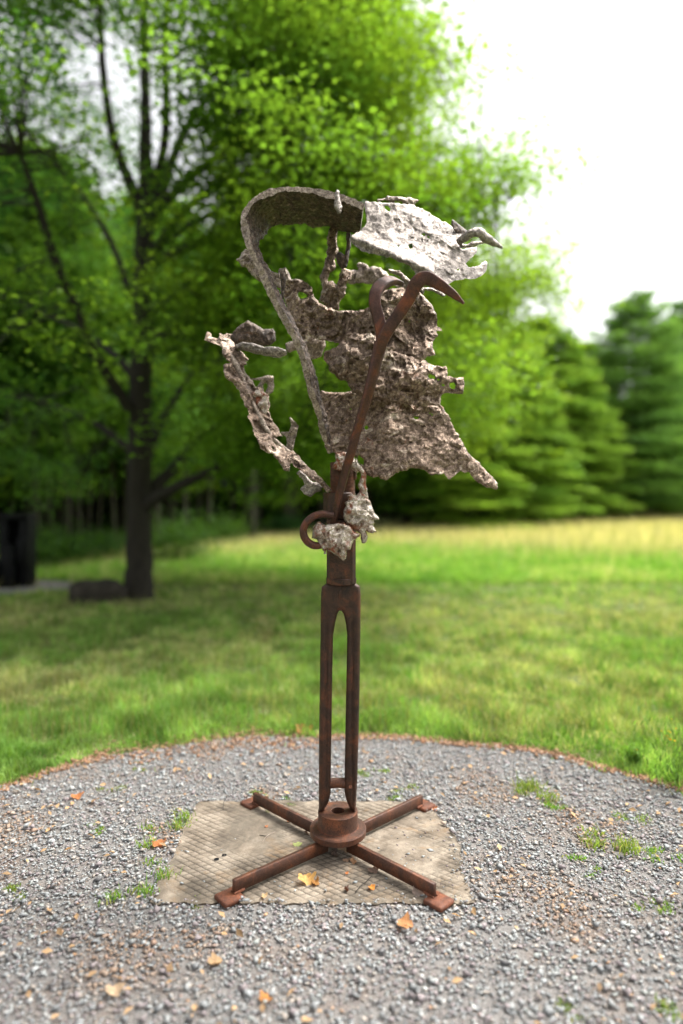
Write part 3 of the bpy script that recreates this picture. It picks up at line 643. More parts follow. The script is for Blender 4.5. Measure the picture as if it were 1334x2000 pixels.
part('wing_wisp', cast(c3((860, 1400), (900, 1360), (880, 1320), (830, 1270), (860, 1240), (920, 1290), (960, 1340), (1010, 1350), (1045, 1380), (1030, 1410), (980, 1440), (940, 1462), (890, 1440)), (), 2.93, .010, 5, (.008, .006, .002), 1.8, 1.5, 21), M['pale'])
part('wing_wisp', cast(c3((660, 1120), (700, 1110), (760, 1150), (780, 1200), (770, 1255), (735, 1240), (690, 1190)), (), 2.89, .008, 5, (.006, .006, .002), 1.8, 1.3, 25), M['pale'])
part('upper_flap', cast(c3((200, 145), (310, 130), (350, 75), (430, 22), (500, 55), (560, 95), (640, 90), (660, 120), (665, 190), (620, 225), (560, 235), (480, 215), (390, 205), (330, 235), (290, 200)), (), lambda X, Y: 3.08 + .0008 * (X - 430), .008, 6, (.012, .004, .0015), 2, 1, 22), M['dark'])
part('rolled_edge', cast(c3((330, 225), (390, 200), (460, 205), (560, 238), (680, 240), (745, 262), (757, 300), (700, 332), (600, 322), (480, 290), (400, 270), (335, 255)), (), lambda X, Y: 2.99 + .0010 * (Y - 685), .022, 9, (.008, .006, .003), 1.8, 1.2, 26), M['pale'])
part('rear_lump', cast(c3((738, 215), (790, 190), (840, 200), (860, 260), (800, 275), (755, 290)), (), 3.05, .02, 8, (.006, .004, .002), 2, 1, 23), M['grey'])
part('rear_lump', cast(c3((870, 200), (940, 175), (1060, 178), (1068, 230), (1030, 320), (960, 345), (925, 320), (905, 260)), (), 3.08, .018, 10, (.008, .004, .002), 2, 1, 24), M['grey'])

# ---- molten blobs at the neck
part('molten_blob', cast(c5((285, 950), (330, 880), (365, 868), (400, 905), (500, 905), (560, 890), (620, 900), (680, 920), (730, 980), (800, 1010), (795, 1040), (740, 1080), (715, 1130), (690, 1190), (645, 1200), (652, 1280), (622, 1312), (592, 1290), (560, 1262), (500, 1225), (432, 1190), (425, 1235), (400, 1240), (405, 1210), (350, 1130), (330, 1080), (280, 1060)), (), 2.83, .034, 12, (.016, .016, .004), 1.6, 1.6, 30), M['molten'])
part('molten_blob', cast(c5((760, 590), (800, 560), (850, 580), (890, 640), (930, 720), (960, 790), (1003, 862), (950, 868), (940, 930), (972, 985), (930, 1012), (870, 990), (888, 1060), (850, 1122), (812, 1112), (800, 1020), (760, 990), (700, 965), (650, 900), (610, 830), (615, 770), (650, 710), (620, 680), (670, 650), (650, 600), (700, 578)), (), lambda X, Y: 2.86 + .0003 * (X - 700), .032, 12, (.016, .014, .004), 1.6, 1.6, 31), M['molten'])
part('molten_strand', cast(c5((735, 260), (750, 185), (775, 250), (860, 335), (872, 400), (862, 480), (872, 560), (892, 640), (800, 640), (790, 560), (770, 480), (800, 400), (800, 360), (750, 300)), (), 2.86, .014, 6, (.006, .006, .002), 1.6, 1.3, 32), M['molten'])
part('molten_knob', cast(c5((520, 130), (600, 118), (650, 130), (700, 160), (740, 200), (790, 280), (790, 340), (760, 360), (700, 300), (640, 330), (590, 335), (520, 322), (488, 290), (530, 220), (518, 170)), (), 2.88, .03, 9, (.012, .012, .003), 1.6, 1.4, 33), M['molten'])
part('lug', bbox((692 - CX) / F * 2.95, 2.95, pxz(938), pxz(912), .022, .05, 0, .006), M['post'])

# ------------------------------------------------------------------ loose things on the pad
def chip(px, py, s_, ci_, label, grp):
    gx_, gy_ = GP(px, py); V, F_ = stones(np.zeros(1), np.zeros(1), np.zeros(1), np.full(1, s_)); V[:, 2] -= V[:, 2].min()
    o = link('stone_chip', mesh('stone_chip', V, F_, M['stone'], attr=np.repeat(PAL[ci_][None] * random.uniform(.9, 1.25), 6, 0)), None, (gx_, gy_, ST - .001)); tag(o, label, 'stone', grp)
BR = 'stone chips scattered on the pad'
for px_, py_, s_, ci_, lb in ((840, 1667, .013, 2, 'largest pale grey stone chip on the concrete right of the plinth'), (797, 1675, .0105, 0, 'flat grey stone chip left of the largest pale chip'), (826, 1680, .0115, 2, 'flat pale grey chip just below the largest chip'), (754, 1723, .0130, 1, 'dark grey angular chip against the front right bar'),
                              (694, 1730, .0100, 0, 'flat blue grey chip right of the curled yellow leaf'), (777, 1747, .0105, 4, 'purple brown stone chip near the front edge right of the orange leaf'), (807, 1666, .0075, 3, 'mauve stone chip left of the largest pale chip'), (814, 1603, .0095, 1, 'dark chip beside the rear right foot plate'),
                              (366, 1670, .0130, 2, 'flat blue grey sliver of stone near the left edge of the pad'), (354, 1734, .0110, 0, 'grey block-shaped chip at the front left of the pad'), (571, 1730, .0070, 0, 'small blue grey chip left of the curled yellow leaf'), (636, 1747, .0100, 2, 'rounded pale grey pebble below the curled yellow leaf'),
                              (774, 1623, .0085, 4, 'purple chip close to the rear right bar'), (819, 1627, .0070, 1, 'small dark chip on the rusty stain'), (893, 1707, .0080, 1, 'grey chip near the right edge of the pad'), (879, 1731, .0085, 3, 'mauve chip above the front right foot plate'), (536, 1729, .0065, 2, 'small grey chip against the front left bar')):
    chip(px_, py_, s_, ci_, lb, BR)
r2 = random.Random(3)
for i in range(90):
    u = r2.random(); px_ = 735 + 165 * u ** .8; py_ = r2.uniform(1605, 1745)
    if py_ > 1668 + (px_ - 690) * .55 - 12 and py_ < 1668 + (px_ - 690) * .55 + 34: continue
    if py_ < 1655 - (px_ - 700) * .42 + 10: continue
    chip(px_, py_, r2.uniform(.0035, .0085), r2.choice([0, 1, 2, 3, 4, 5]), 'tiny grey or mauve stone chip among those strewn over the right half of the pad', 'tiny chips on the right half of the pad')
for px_, py_ in ((355, 1668), (343, 1676), (341, 1697), (327, 1721), (326, 1733), (404, 1738), (398, 1707), (432, 1667), (438, 1703), (459, 1645), (398, 1729)):
    chip(px_, py_, r2.uniform(.003, .0062), r2.choice([0, 1, 2]), 'tiny grey stone chip on the left half of the pad', 'tiny chips on the left half of the pad')
for i in range(14):
    px_ = r2.uniform(500, 800); py_ = r2.uniform(1722, 1762)
    chip(px_, py_, r2.uniform(.0025, .006), r2.choice([0, 1, 2, 6]), 'tiny stone chip between the two front bars', 'tiny chips between the front bars')

def leafmesh(s_, curl, c, seed, lobes=5, asp=.8):
    q = random.Random(seed); rings = 4; seg = 30; V = [(0, 0, 0)]
    for i in range(1, rings + 1):
        for j in range(seg):
            a_ = j / seg * 2 * math.pi; lob = .72 + .28 * abs(math.cos(a_ * lobes / 2)) ** .7
            rr_ = i / rings * s_ * (1 + (lob - 1) * (i / rings)) * (1 + (q.uniform(-.12, .12) if i == rings else 0))
            x_ = rr_ * math.cos(a_); y_ = rr_ * asp * math.sin(a_)
            z_ = curl * ((x_ / s_) ** 2 * s_ + .45 * s_ * (y_ / s_) * abs(y_ / s_) + .18 * s_ * math.sin(5 * x_ / s_ + seed) * i / rings)
            V.append((x_, y_, z_))
    V = np.array(V); V[:, 2] -= V[:, 2].min()
    T_ = np.array([(0, 1 + j, 1 + (j + 1) % seg) for j in range(seg)])
    Q = np.array([(1 + (i - 1) * seg + j, 1 + i * seg + j, 1 + i * seg + (j + 1) % seg, 1 + (i - 1) * seg + (j + 1) % seg) for i in range(1, rings) for j in range(seg)])
    cc = np.array(c)[None] * np.array([[q.uniform(.75, 1.15)] for _ in V])
    return mesh('leaf', V, [Q, T_], M['litter'], True, cc)
def leaf(px, py, s_, curl, c, lb, rz, onslab=True, tilt=(0, 0), seed=1, lob=5, asp=.8, grp='fallen leaves'):
    gx_, gy_ = GP(px, py); o = link('fallen_leaf', leafmesh(s_, curl, c, seed, lob, asp), None, (gx_, gy_, (ST + .0008) if onslab else .012), rz)
    o.rotation_euler = (tilt[0], tilt[1], rz); tag(o, lb, 'leaf', grp); return o
leaf(598, 1730, .042, .75, (.66, .40, .14), 'curled golden yellow dry leaf on the front of the pad', .3, tilt=(.2, .05), seed=4, asp=.62)
leaf(616, 1734, .020, .9, (.34, .16, .04), 'small brown leaf scrap under the right of the curled yellow leaf', 1.0, seed=8)
leaf(726, 1743, .017, .5, (.62, .25, .05), 'small bright orange leaf fragment near the front edge of the pad', .6, seed=5)
leaf(675, 1747, .017, .9, (.09, .04, .025), 'dark brown crumpled leaf near the front edge of the pad', 1.4, seed=6, tilt=(.5, .2), asp=.6)
leaf(581, 1656, .023, .25, (.32, .36, .13), 'pale green leaf on the pad behind the front left bar', .2, seed=7)
leaf(598, 1636, .017, .9, (.25, .17, .13), 'grey brown crumpled leaf left of the flange', 1.9, seed=9, tilt=(.4, .1))
leaf(522, 1592, .015, .6, (.36, .34, .20), 'pale olive leaf scrap beside the rear left bar', .5, seed=10)
leaf(564, 1611, .012, .8, (.38, .15, .05), 'rust coloured leaf scrap beside the rear left bar', 2.5, seed=11)
leaf(520, 1621, .010, .4, (.50, .20, .09), 'small reddish leaf flake on the left half of the pad', .9, seed=12)
leaf(652, 1678, .034, .7, (.17, .13, .11), 'dark grey crumpled leaf in the heap under the flange', 1.5, seed=13, tilt=(.3, .2), asp=.55)
leaf(672, 1668, .034, .8, (.42, .31, .22), 'tan curled leaf in the heap under the flange', -.7, seed=14, tilt=(.6, .1), asp=.5)
leaf(676, 1688, .017, .7, (.46, .30, .20), 'pale pinkish leaf in front of the heap under the flange', .1, seed=15, tilt=(.2, 0), asp=.5)
leaf(692, 1692, .020, .8, (.42, .24, .13), 'light brown folded leaf in front of the heap under the flange', -1.0, seed=16, tilt=(.5, .2), asp=.6)
leaf(729, 1708, .026, .3, (.25, .17, .13), 'flat dull brown leaf against the front right bar', .3, seed=17)
leaf(816, 1752, .026, .4, (.42, .33, .28), 'pale grey brown leaf beside the front right foot plate', -.4, seed=18, tilt=(.3, .2))
leaf(677, 1713, .009, .6, (.50, .18, .06), 'tiny orange flake right of the curled yellow leaf', .3, seed=19)
leaf(516, 1760, .016, .6, (.55, .38, .20), 'pale tan leaf at the front edge of the pad by the left foot', 1.1, seed=20, tilt=(.3, 0))
leaf(310, 1655, .034, .5, (.45, .17, .06), 'orange brown leaf on the gravel left of the pad', .3, False, seed=21)
leaf(790, 1815, .036, .5, (.50, .24, .10), 'orange leaf on the gravel in front of the pad', 1.2, False, seed=22)
leaf(150, 1562, .034, .4, (.48, .19, .07), 'orange leaf on the gravel far left near the grass', .5, False, seed=23)
leaf(225, 1945, .030, .5, (.55, .40, .26), 'pale tan leaf on the foreground gravel at left', .4, False, seed=24)
leaf(420, 1888, .030, .5, (.46, .30, .16), 'tan leaf on the foreground gravel left of centre', 1.9, False, seed=25)
leaf(520, 1960, .028, .5, (.50, .22, .06), 'orange leaf on the foreground gravel near the bottom centre', 2.4, False, seed=26)
leaf(590, 1431, .060, .6, (.42, .17, .06), 'brown leaf caught at the edge of the grass left of the post', .4, False, seed=27, tilt=(.5, .2))
leaf(848, 1586, .020, .6, (.50, .19, .07), 'orange leaf touching the rear right foot plate', .4, False, seed=28)
def twig(pts, r_, lb):
    V, F_ = sweep([(*GP(x_, y_), ST + .003 + h_) for x_, y_, h_ in pts], [r_] * len(pts), 6); c_ = V.mean(0); c_[2] = 0
    m_ = M['bark'] if r_ > .0012 else M['litter']
    o = link('twig', mesh('twig', V - c_, F_, m_, True, np.tile(np.array((.45, .38, .32)), (len(V), 1))), None, tuple(c_)); tag(o, lb, 'twig')
twig([(694, 1751, 0), (706, 1740, .006), (716, 1731, .004), (727, 1722, .008)], .0016, 'dark brown twig lying left of the small orange leaf')
twig([(512, 1653, 0), (521, 1642, .004), (537, 1633, .003)], .0011, 'thin pale twig on the left half of the pad')
twig([(507, 1638, 0), (522, 1641, .001)], .0018, 'short dark twig beside the pale twig on the left half of the pad')
twig([(596, 1707, 0), (606, 1713, .002)], .0011, 'short pale straw above the curled yellow leaf')
twig([(436, 1588, 0), (437, 1578, .012), (446, 1570, .028)], .0013, 'thin rusty stem standing at the rear left of the pad')
# two small dark drill holes in the pad
for px_, py_, s_ in ((438, 1677, .0105), (423, 1685, .0105)):
    gx_, gy_ = GP(px_, py_); V, F_ = lathe([(s_ * 1.05, .0005), (s_, 0.0008), (s_ * .6, -.0002), (0, -.0004)], 20)
    o = link('drill_hole', mesh('drill_hole', V, F_, M['black'], True), slab, (gx_, gy_, ST + .0013))

# ------------------------------------------------------------------ blades
def leafcards(cen, size, nrm_z, col, asp=.75):
    n_ = len(cen); a_ = rng.uniform(0, 6.283, n_); tl = rng.normal(0, nrm_z, (n_, 2))
    n3 = np.stack([tl[:, 0], tl[:, 1], np.ones(n_)], -1); n3 /= np.linalg.norm(n3, axis=1)[:, None]
    t = np.stack([np.cos(a_), np.sin(a_), 0 * a_], -1); t -= (t * n3).sum(1)[:, None] * n3; t /= np.linalg.norm(t, axis=1)[:, None]
    b_ = np.cross(n3, t); s_ = size[:, None]
    V = np.stack([cen - t * s_, cen - b_ * s_ * asp * .8 + n3 * s_ * .15, cen + t * s_ * 1.05 - n3 * s_ * .15, cen + b_ * s_ * asp * .8 + n3 * s_ * .15], 1).reshape(-1, 3)
    o_ = (np.arange(n_) * 4)[:, None]
    F_ = np.concatenate([np.array([0, 1, 2])[None] + o_, np.array([0, 2, 3])[None] + o_])
    return V, F_, np.repeat(col, 4, 0)
def blades(x, y, z, h, wd, lean, col, tip=None):
    n_ = len(x); a_ = rng.uniform(0, 6.283, n_); wv = np.stack([np.cos(a_), np.sin(a_), 0 * a_], -1) * (wd / 2)[:, None]
    b_ = rng.uniform(0, 6.283, n_); lv = np.stack([np.cos(b_), np.sin(b_), 0 * b_], -1) * (lean * h)[:, None]
    base = np.stack([x, y, z], -1); up_ = np.array([0, 0, 1.0])
    mid = base + up_ * (h * .55)[:, None] + lv * .35; tp = base + up_ * (h * np.sqrt(np.clip(1 - lean ** 2 * .6, .2, 1)))[:, None] + lv
    V = np.stack([base - wv, base + wv, mid + wv * .8, mid - wv * .8, tp], 1).reshape(-1, 3)
    o_ = (np.arange(n_) * 5)[:, None]
    Q = np.array([0, 1, 2, 3])[None] + o_; T_ = np.array([3, 2, 4])[None] + o_
    tipc = col if tip is None else tip
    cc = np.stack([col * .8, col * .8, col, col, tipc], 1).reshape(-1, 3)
    return V, [Q, T_], cc
def grass_col(x, y, dry=.25):
    pq = np.column_stack([x, y, 0 * x]); k1 = fbm(pq, .75, 4, 50); k2 = fbm(pq, 3.2, 3, 60); k3 = fbm(pq, 7.5, 2, 66); k2 = k2 + .5 * k3
    g1 = np.array((.14, .28, .05)); g2 = np.array((.27, .41, .11)); dr = np.array((.52, .49, .26))
    t = np.clip(.5 + .5 * k2 + rng.normal(0, .2, len(x)), 0, 1)[:, None]; c = g1 * (1 - t) + g2 * t
    pr = np.clip(dry + .55 * k1 + .35 * k3, .02, .85); dd = (rng.random(len(x)) < pr)[:, None] * rng.uniform(.45, 1, (len(x), 1))
    return (c * (1 - dd) + dr * dd) * rng.uniform(.75, 1.25, (len(x), 1))
# forest edge line and how deep the tall meadow is in front of it
EX = np.array([-30, -14, -7.4, -4.5, -0.5, 5.5, 20.5, 45.]); EY = np.array([6, 9.5, 14.0, 17.5, 24.5, 30., 39., 48.])
def edge_y(x): return np.interp(x, EX, EY)
def tall_y(x): return edge_y(x) - np.interp(x, [-14, -6, 0, 6, 20], [.5, .8, 3.5, 12, 23])
n0 = 198000; d = 1 / rng.uniform(1 / 12.5, 1 / 3.3, n0); x = rng.uniform(-.6, .6, n0) * d
k = (~in_gravel(x, d, -.035 - .10 * np.clip(fbm(np.column_stack([x, d, 0 * x]), 5, 3, 140), 0, 1) - .25 * (rng.random(len(x)) < .004))) & (np.hypot((x + 6.1) / 1.75, (d - 11.1) / .95) > 1)
x, y = x[k], d[k]; eb = np.hypot(x - GC[0], y - GC[1]) - gravel_r(np.arctan2(y - GC[1], x - GC[0]))
kk = rng.random(len(x)) < np.clip(.22 + eb / .18, .1, 1); x, y, eb = x[kk], y[kk], eb[kk]
hh = rng.uniform(.03, .10, len(x)) ** 1.0 * (1 + .8 * fbm(np.column_stack([x, y, 0 * x]), 3.5, 3, 70)) * np.clip(.6 + eb * 2, .6, 1); wd = rng.uniform(.004, .008, len(x)) * np.clip(y / 4.5, 1, 2.4)
col = grass_col(x, y, np.interp(y, [3.5, 4.6, 5.5, 8, 10, 12], [.14, .22, .36, .32, .16, .08])) * np.clip(1 + .35 * fbm(np.column_stack([x, y, 0 * x]), 5, 2, 68), .6, 1.5)[:, None]
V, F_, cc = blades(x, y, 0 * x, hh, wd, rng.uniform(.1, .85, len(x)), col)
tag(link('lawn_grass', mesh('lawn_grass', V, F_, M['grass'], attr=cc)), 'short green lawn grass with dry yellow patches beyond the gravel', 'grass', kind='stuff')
# seed stalks in the lawn
n0 = 6000; d = 1 / rng.uniform(1 / 12, 1 / 4.2, n0); x = rng.uniform(-.6, .6, n0) * d; k = ~in_gravel(x, d, .1); x, y = x[k], d[k]
V, F_, cc = blades(x, y, 0 * x, rng.uniform(.12, .26, len(x)), np.full(len(x), .0035), rng.uniform(.05, .35, len(x)), np.tile((.26, .25, .10), (len(x), 1)) * rng.uniform(.7, 1.3, (len(x), 1)))
tag(link('seed_grass', mesh('seed_grass', V, F_, M['grass'], attr=cc)), 'thin tan seed stalks rising from the lawn', 'grass', kind='stuff')
# further lawn
n0 = 105000; d = 1 / rng.uniform(1 / 38., 1 / 11.5, n0); x = rng.uniform(-.65, .65, n0) * d
k = (d < tall_y(x) + 1.5) & (np.hypot((x + 6.1) / 1.75, (d - 11.1) / .95) > 1); x, y = x[k], d[k]
col = grass_col(x, y, .08) * np.array((1.1, 1.2, 1.0))
V, F_, cc = blades(x, y, 0 * x, rng.uniform(.06, .15, len(x)) * 1.2, rng.uniform(.008, .014, len(x)) * y / 8, rng.uniform(.1, .8, len(x)), col)
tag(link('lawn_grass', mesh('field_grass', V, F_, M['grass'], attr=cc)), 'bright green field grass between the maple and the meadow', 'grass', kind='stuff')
# tall tan meadow
n0 = 150000; d = rng.uniform(9, 47, n0); x = rng.uniform(-.66, .66, n0) * d
k = (d > tall_y(x) - rng.exponential(1.5, n0)) & (d < edge_y(x) + 2.5); x, y = x[k], d[k]
t = rng.random((len(x), 1)); hi = rng.random(len(x)) < .72
col = np.where(hi[:, None], np.array((.74, .67, .42)) * (.7 + .5 * t), np.array((.28, .34, .09)) * (.7 + .6 * t))
V, F_, cc = blades(x, y, 0 * x, rng.uniform(.25, .62, len(x)) * np.interp(x, [-8, 0, 8], [.45, .7, 1.0]), rng.uniform(.006, .011, len(x)) * np.clip(y / 14, 1, 3), rng.uniform(.05, .5, len(x)), col, col * np.array((1.15, 1.05, .95)))
tag(link('meadow_grass', mesh('meadow_grass', V, F_, M['grass'], attr=cc)), 'tall straw coloured meadow grass along the foot of the woods', 'grass', kind='stuff')
# leaf litter along the rim of the gravel
n0 = 5200; aa = rng.uniform(.1, 3.04, n0); q = gravel_r(aa) + rng.normal(.02, 1, n0) * (.03 + .09 * np.clip(.4 + fbm(np.column_stack([aa * 4, aa * 0, aa * 0]), 1, 3, 33), 0, 1)); x = GC[0] + q * np.cos(aa); y = GC[1] + q * np.sin(aa)
V, F_ = stones(x, y, np.full(n0, .012), rng.uniform(.006, .020, n0)); t = rng.random((n0, 1)); pal = np.array((.26, .14, .08)) * (1 - t) + np.array((.40, .25, .16)) * t
tag(link('leaf_litter', mesh('leaf_litter', V, F_, M['stone'], attr=np.repeat(pal * rng.uniform(.5, 1.3, (n0, 1)), 6, 0))), 'reddish brown leaf litter along the rim of the gravel circle', 'litter', kind='stuff')

n0 = 420; d = np.sqrt(rng.uniform(1.85 ** 2, 4.3 ** 2, n0)); x = rng.uniform(-.6, .6, n0) * d; k = in_gravel(x, d, -.05) & (slab_edge(x, d) < -.01); x, d = x[k], d[k]
V, F_, cc = leafcards(np.column_stack([x, d, np.full(len(x), .022)]), rng.uniform(.008, .022, len(x)), .35, np.array((.46, .30, .16)) * rng.uniform(.5, 1.5, (len(x), 1)), .7)
tag(link('leaf_fragments', mesh('leaf_fragments', V, F_, M['litter'], attr=cc)), 'tan dry leaf fragments and needles strewn over the gravel', 'litter', kind='stuff')

# weed tufts growing through the gravel
wt = [(1030, 1545, .10, 'bright green grass tuft on the gravel right of the pad below the lawn', 1), (1075, 1580, .06, 'small green tuft just right of the large tuft', 0), (1165, 1650, .10, 'tall light green weed clump on the right gravel', 1), (1235, 1600, .07, 'low green weed patch near the right edge below the lawn', 0), (1290, 1665, .07, 'pale green weed patch at the right edge of the gravel', 0), (1155, 1700, .05, 'small yellowish weed below the tall clump', 0), (1282, 1775, .05, 'small weed at the far right of the gravel', 0),
      (310, 1630, .08, 'green grass tuft beside the upper left of the pad', 1), (285, 1720, .08, 'light green weed clump against the lower left side of the pad', 1), (225, 1545, .05, 'small weed on the gravel behind left', 0), (190, 1625, .045, 'small green weed in the left gravel', 0), (30, 1750, .045, 'small green weed at the left edge of the gravel', 0), (270, 1500, .04, 'tiny weed near the grass at left', 0), (345, 1590, .04, 'tiny weed behind the rear left corner of the pad', 0),
      (500, 1557, .045, 'small tuft beside the rear left foot plate', 0), (548, 1562, .04, 'low tuft behind the rear left bar', 0), (785, 1548, .05, 'yellow green weed behind the rear right bar', 0), (760, 1562, .045, 'low mossy weed close to the rear right bar', 0), (725, 1510, .06, 'green weed on the gravel right of the post', 0), (835, 1575, .03, 'tiny weed right of the rear right foot plate', 0), (880, 1768, .03, 'wispy weed at the front right foot plate', 0), (1095, 1960, .04, 'small weed in the foreground gravel at lower right', 0), (1310, 1980, .05, 'green weed in the bottom right corner', 0), (380, 1765, .03, 'tiny weed at the front left edge of the pad', 0)]
for px_, py_, s_, lb, big_ in wt:
    gx_, gy_ = GP(px_, py_); n_ = int(90 + s_ * 1800)
    kc = rng.integers(0, 4, n_); oc = rng.normal(0, s_ * .75, (4, 2)); hc = rng.uniform(.35, 1.1, 4)
    bx = oc[kc, 0] + rng.normal(0, s_ * .3, n_); by = oc[kc, 1] + rng.normal(0, s_ * .25, n_)
    c_ = np.array((.19, .32, .06)) * rng.uniform(.7, 1.4, (n_, 1)) * (.8 + .3 * rng.random(3)); yk = rng.random(n_) < .2; c_[yk] = np.array((.38, .38, .12))
    V, F_, cc = blades(bx, by, 0 * bx, rng.uniform(.2, .75, n_) * s_ * hc[kc] * (1.0 if big_ else .6), rng.uniform(.003, .007, n_), rng.uniform(.2, 1, n_), c_)
    o = link('weed_tuft', mesh('weed_tuft', V, F_, M['grass'], attr=cc), None, (gx_, gy_, .005)); tag(o, lb, 'weed', 'weeds growing in the gravel')
# flowering weeds in the lawn, right
for px_, py_, h_, lb, fl in ((1325, 1540, .34, 'leafy weed with yellow flowers at the right edge of the lawn', 1), (1145, 1235, .5, 'pale green wispy weed standing in the lawn at right', 0), (1240, 1500, .10, 'low yellow flower at the lawn edge on the right', 1), (515, 1260, .30, 'thin tan wispy weed in the lawn left of the post', 0)):
    gx_, gy_ = GP(px_, py_); n_ = 260; hz = rng.random(n_) ** .8; sp_ = .10 * (.3 + hz)
    bx = rng.normal(0, 1, n_) * sp_ * h_ * 2.5; by = rng.normal(0, 1, n_) * sp_ * h_ * 2.5
    c_ = np.tile(np.array((.15, .28, .05) if lb[0] != 't' else (.30, .28, .14)), (n_, 1)) * rng.uniform(.7, 1.4, (n_, 1))
    wr = empty('field_weed', (gx_, gy_, 0)); tag(wr, lb, 'weed', 'weeds in the lawn')
    V, F_, cc = blades(bx, by, hz * h_, np.full(n_, .04), np.full(n_, .009), rng.uniform(.4, 1, n_), c_); link('leaves', mesh('weed_leaves', V, F_, M['grass'], attr=cc), wr)
    st = [sweep([(random.uniform(-.02, .02), random.uniform(-.02, .02), 0), (random.gauss(0, .05) * h_, random.gauss(0, .05) * h_, h_ * .6), (random.gauss(0, .15) * h_, random.gauss(0, .15) * h_, h_)], [.0022, .0018, .001], 5, per=3) for _ in range(5)]
    V, F_ = merge(st); link('stem', mesh('weed_stem', V, F_, M['grass'], attr=np.tile((.16, .24, .06), (len(V), 1))), wr)
    if fl:
        m_ = 14; V, F_ = stones(rng.normal(0, .18, m_) * h_, rng.normal(0, .18, m_) * h_, h_ * rng.uniform(.75, 1.05, m_), np.full(m_, .010)); link('flower', mesh('flower', V, F_, M['litter'], attr=np.tile((.75, .55, .03), (len(V), 1))), wr)

# ------------------------------------------------------------------ trees
# ---- the big maple
TB = np.array([-3.0, 9.9, 0.0])
tree = empty('maple_tree', tuple(TB)); tag(tree, 'large spreading maple with dark trunk at left behind the sculpture', 'tree')
def TP(px, py, dd=0): return P(px, py, 9.9 + dd) - TB
trunk = [(272, 1185, 0), (271, 1150, 0), (272, 1080, 0), (272, 980, 0), (273, 880, 0), (274, 780, 0), (277, 680, 0), (279, 580, 0), (281, 480, .05), (284, 400, .1), (285, 300, .15), (284, 200, .2), (282, 80, .3), (280, -60, .4), (282, -220, .4), (285, -360, .4)]
tr = [.27, .215, .19, .178, .17, .16, .155, .148, .138, .12, .095, .08, .065, .05, .035, .015]
V, F_ = sweep([TP(*q_) for q_ in trunk], tr, 16, lump=.02, per=6)
me = mesh('trunk', V, F_, M['bark'], True); link('trunk', me, tree)
limbs = [ # (points px,py,depth offset), radii
 ([(278, 995, 0), (310, 970, -.2), (370, 940, -.5), (440, 905, -.9), (520, 862, -1.4), (600, 840, -1.8)], [.10, .075, .06, .05, .04, .02]),
 ([(278, 985, 0), (310, 945, .2), (350, 905, .6), (385, 860, 1.0), (440, 830, 1.5), (520, 815, 2.0)], [.10, .085, .075, .065, .045, .02]),
 ([(280, 905, 0), (300, 860, .3), (325, 805, .8), (370, 740, 1.4), (430, 700, 2)], [.08, .065, .055, .04, .02]),
 ([(280, 700, 0), (320, 655, -.2), (370, 600, -.5), (430, 545, -.8), (490, 490, -1.2), (560, 450, -1.6)], [.085, .07, .06, .05, .035, .015]),
 ([(281, 560, 0), (300, 500, -.1), (335, 440, -.4), (380, 395, -.6), (440, 350, -1.0), (520, 320, -1.4)], [.08, .065, .055, .045, .03, .015]),
 ([(282, 470, .1), (310, 400, .3), (330, 330, .5), (365, 250, .8), (420, 170, 1.2), (500, 60, 1.6), (580, -60, 2)], [.09, .08, .07, .06, .05, .035, .02]),
 ([(281, 430, .1), (255, 360, 0), (235, 310, -.1), (215, 240, -.2), (200, 120, -.3), (195, 0, -.4), (190, -150, -.4)], [.08, .075, .065, .055, .045, .035, .02]),
 ([(284, 400, .1), (318, 300, .1), (325, 200, 0), (322, 90, -.1), (330, -40, -.2), (350, -200, -.3)], [.07, .062, .055, .048, .035, .02]),
 ([(276, 840, 0), (235, 770, -.3), (185, 690, -.8), (150, 600, -1.2), (105, 500, -1.6), (75, 400, -2.0), (40, 300, -2.4)], [.08, .07, .065, .055, .05, .035, .02]),
 ([(277, 760, 0), (230, 700, .5), (160, 650, 1.2), (60, 600, 2), (-60, 560, 2.8)], [.06, .05, .04, .03, .015]),
 ([(279, 640, 0), (250, 560, .3), (215, 470, .6), (160, 380, 1.0), (90, 300, 1.4), (0, 200, 1.8)], [.06, .05, .042, .035, .028, .015]),
 ([(274, 900, 0), (220, 850, .4), (150, 810, .9), (60, 780, 1.6), (-80, 760, 2.4)], [.055, .045, .035, .025, .012]),
 ([(280, 620, 0), (340, 580, 1.0), (430, 540, 2.2), (560, 500, 3.2), (700, 460, 4)], [.07, .06, .05, .035, .015]),
 ([(281, 500, 0), (370, 440, 1), (500, 380, 2), (650, 320, 2.6), (800, 280, 3)], [.07, .06, .05, .035, .015]),
 ([(281, 440, 0), (380, 340, .2), (520, 240, .2), (680, 150, 0), (840, 80, 0)], [.07, .06, .045, .03, .015]),
 ([(280, 660, 0), (400, 620, .6), (560, 610, 1.0), (760, 600, 1.2), (960, 560, 1.2), (1060, 540, 1.2)], [.075, .06, .05, .04, .025, .01]),
 ([(281, 520, 0), (430, 460, -.6), (620, 420, -1), (820, 400, -1.0), (1000, 390, -1)], [.075, .06, .045, .03, .012]),
 ([(478, 505, -1.1), (465, 560, -1.2), (445, 610, -1.3), (425, 680, -1.4)], [.04, .05, .045, .025])]
tips = []
for pts, rd in limbs:
    W = np.array([TP(*q_) for q_ in pts]); V, F_ = sweep(W, np.array(rd) * 1.15, 9, lump=.006, per=5)
    link('limb', mesh('limb', V, F_, M['bark'], True), tree)
    cm = catmull(W, 6); tips += list(cm[6:])
tips = np.array(tips)
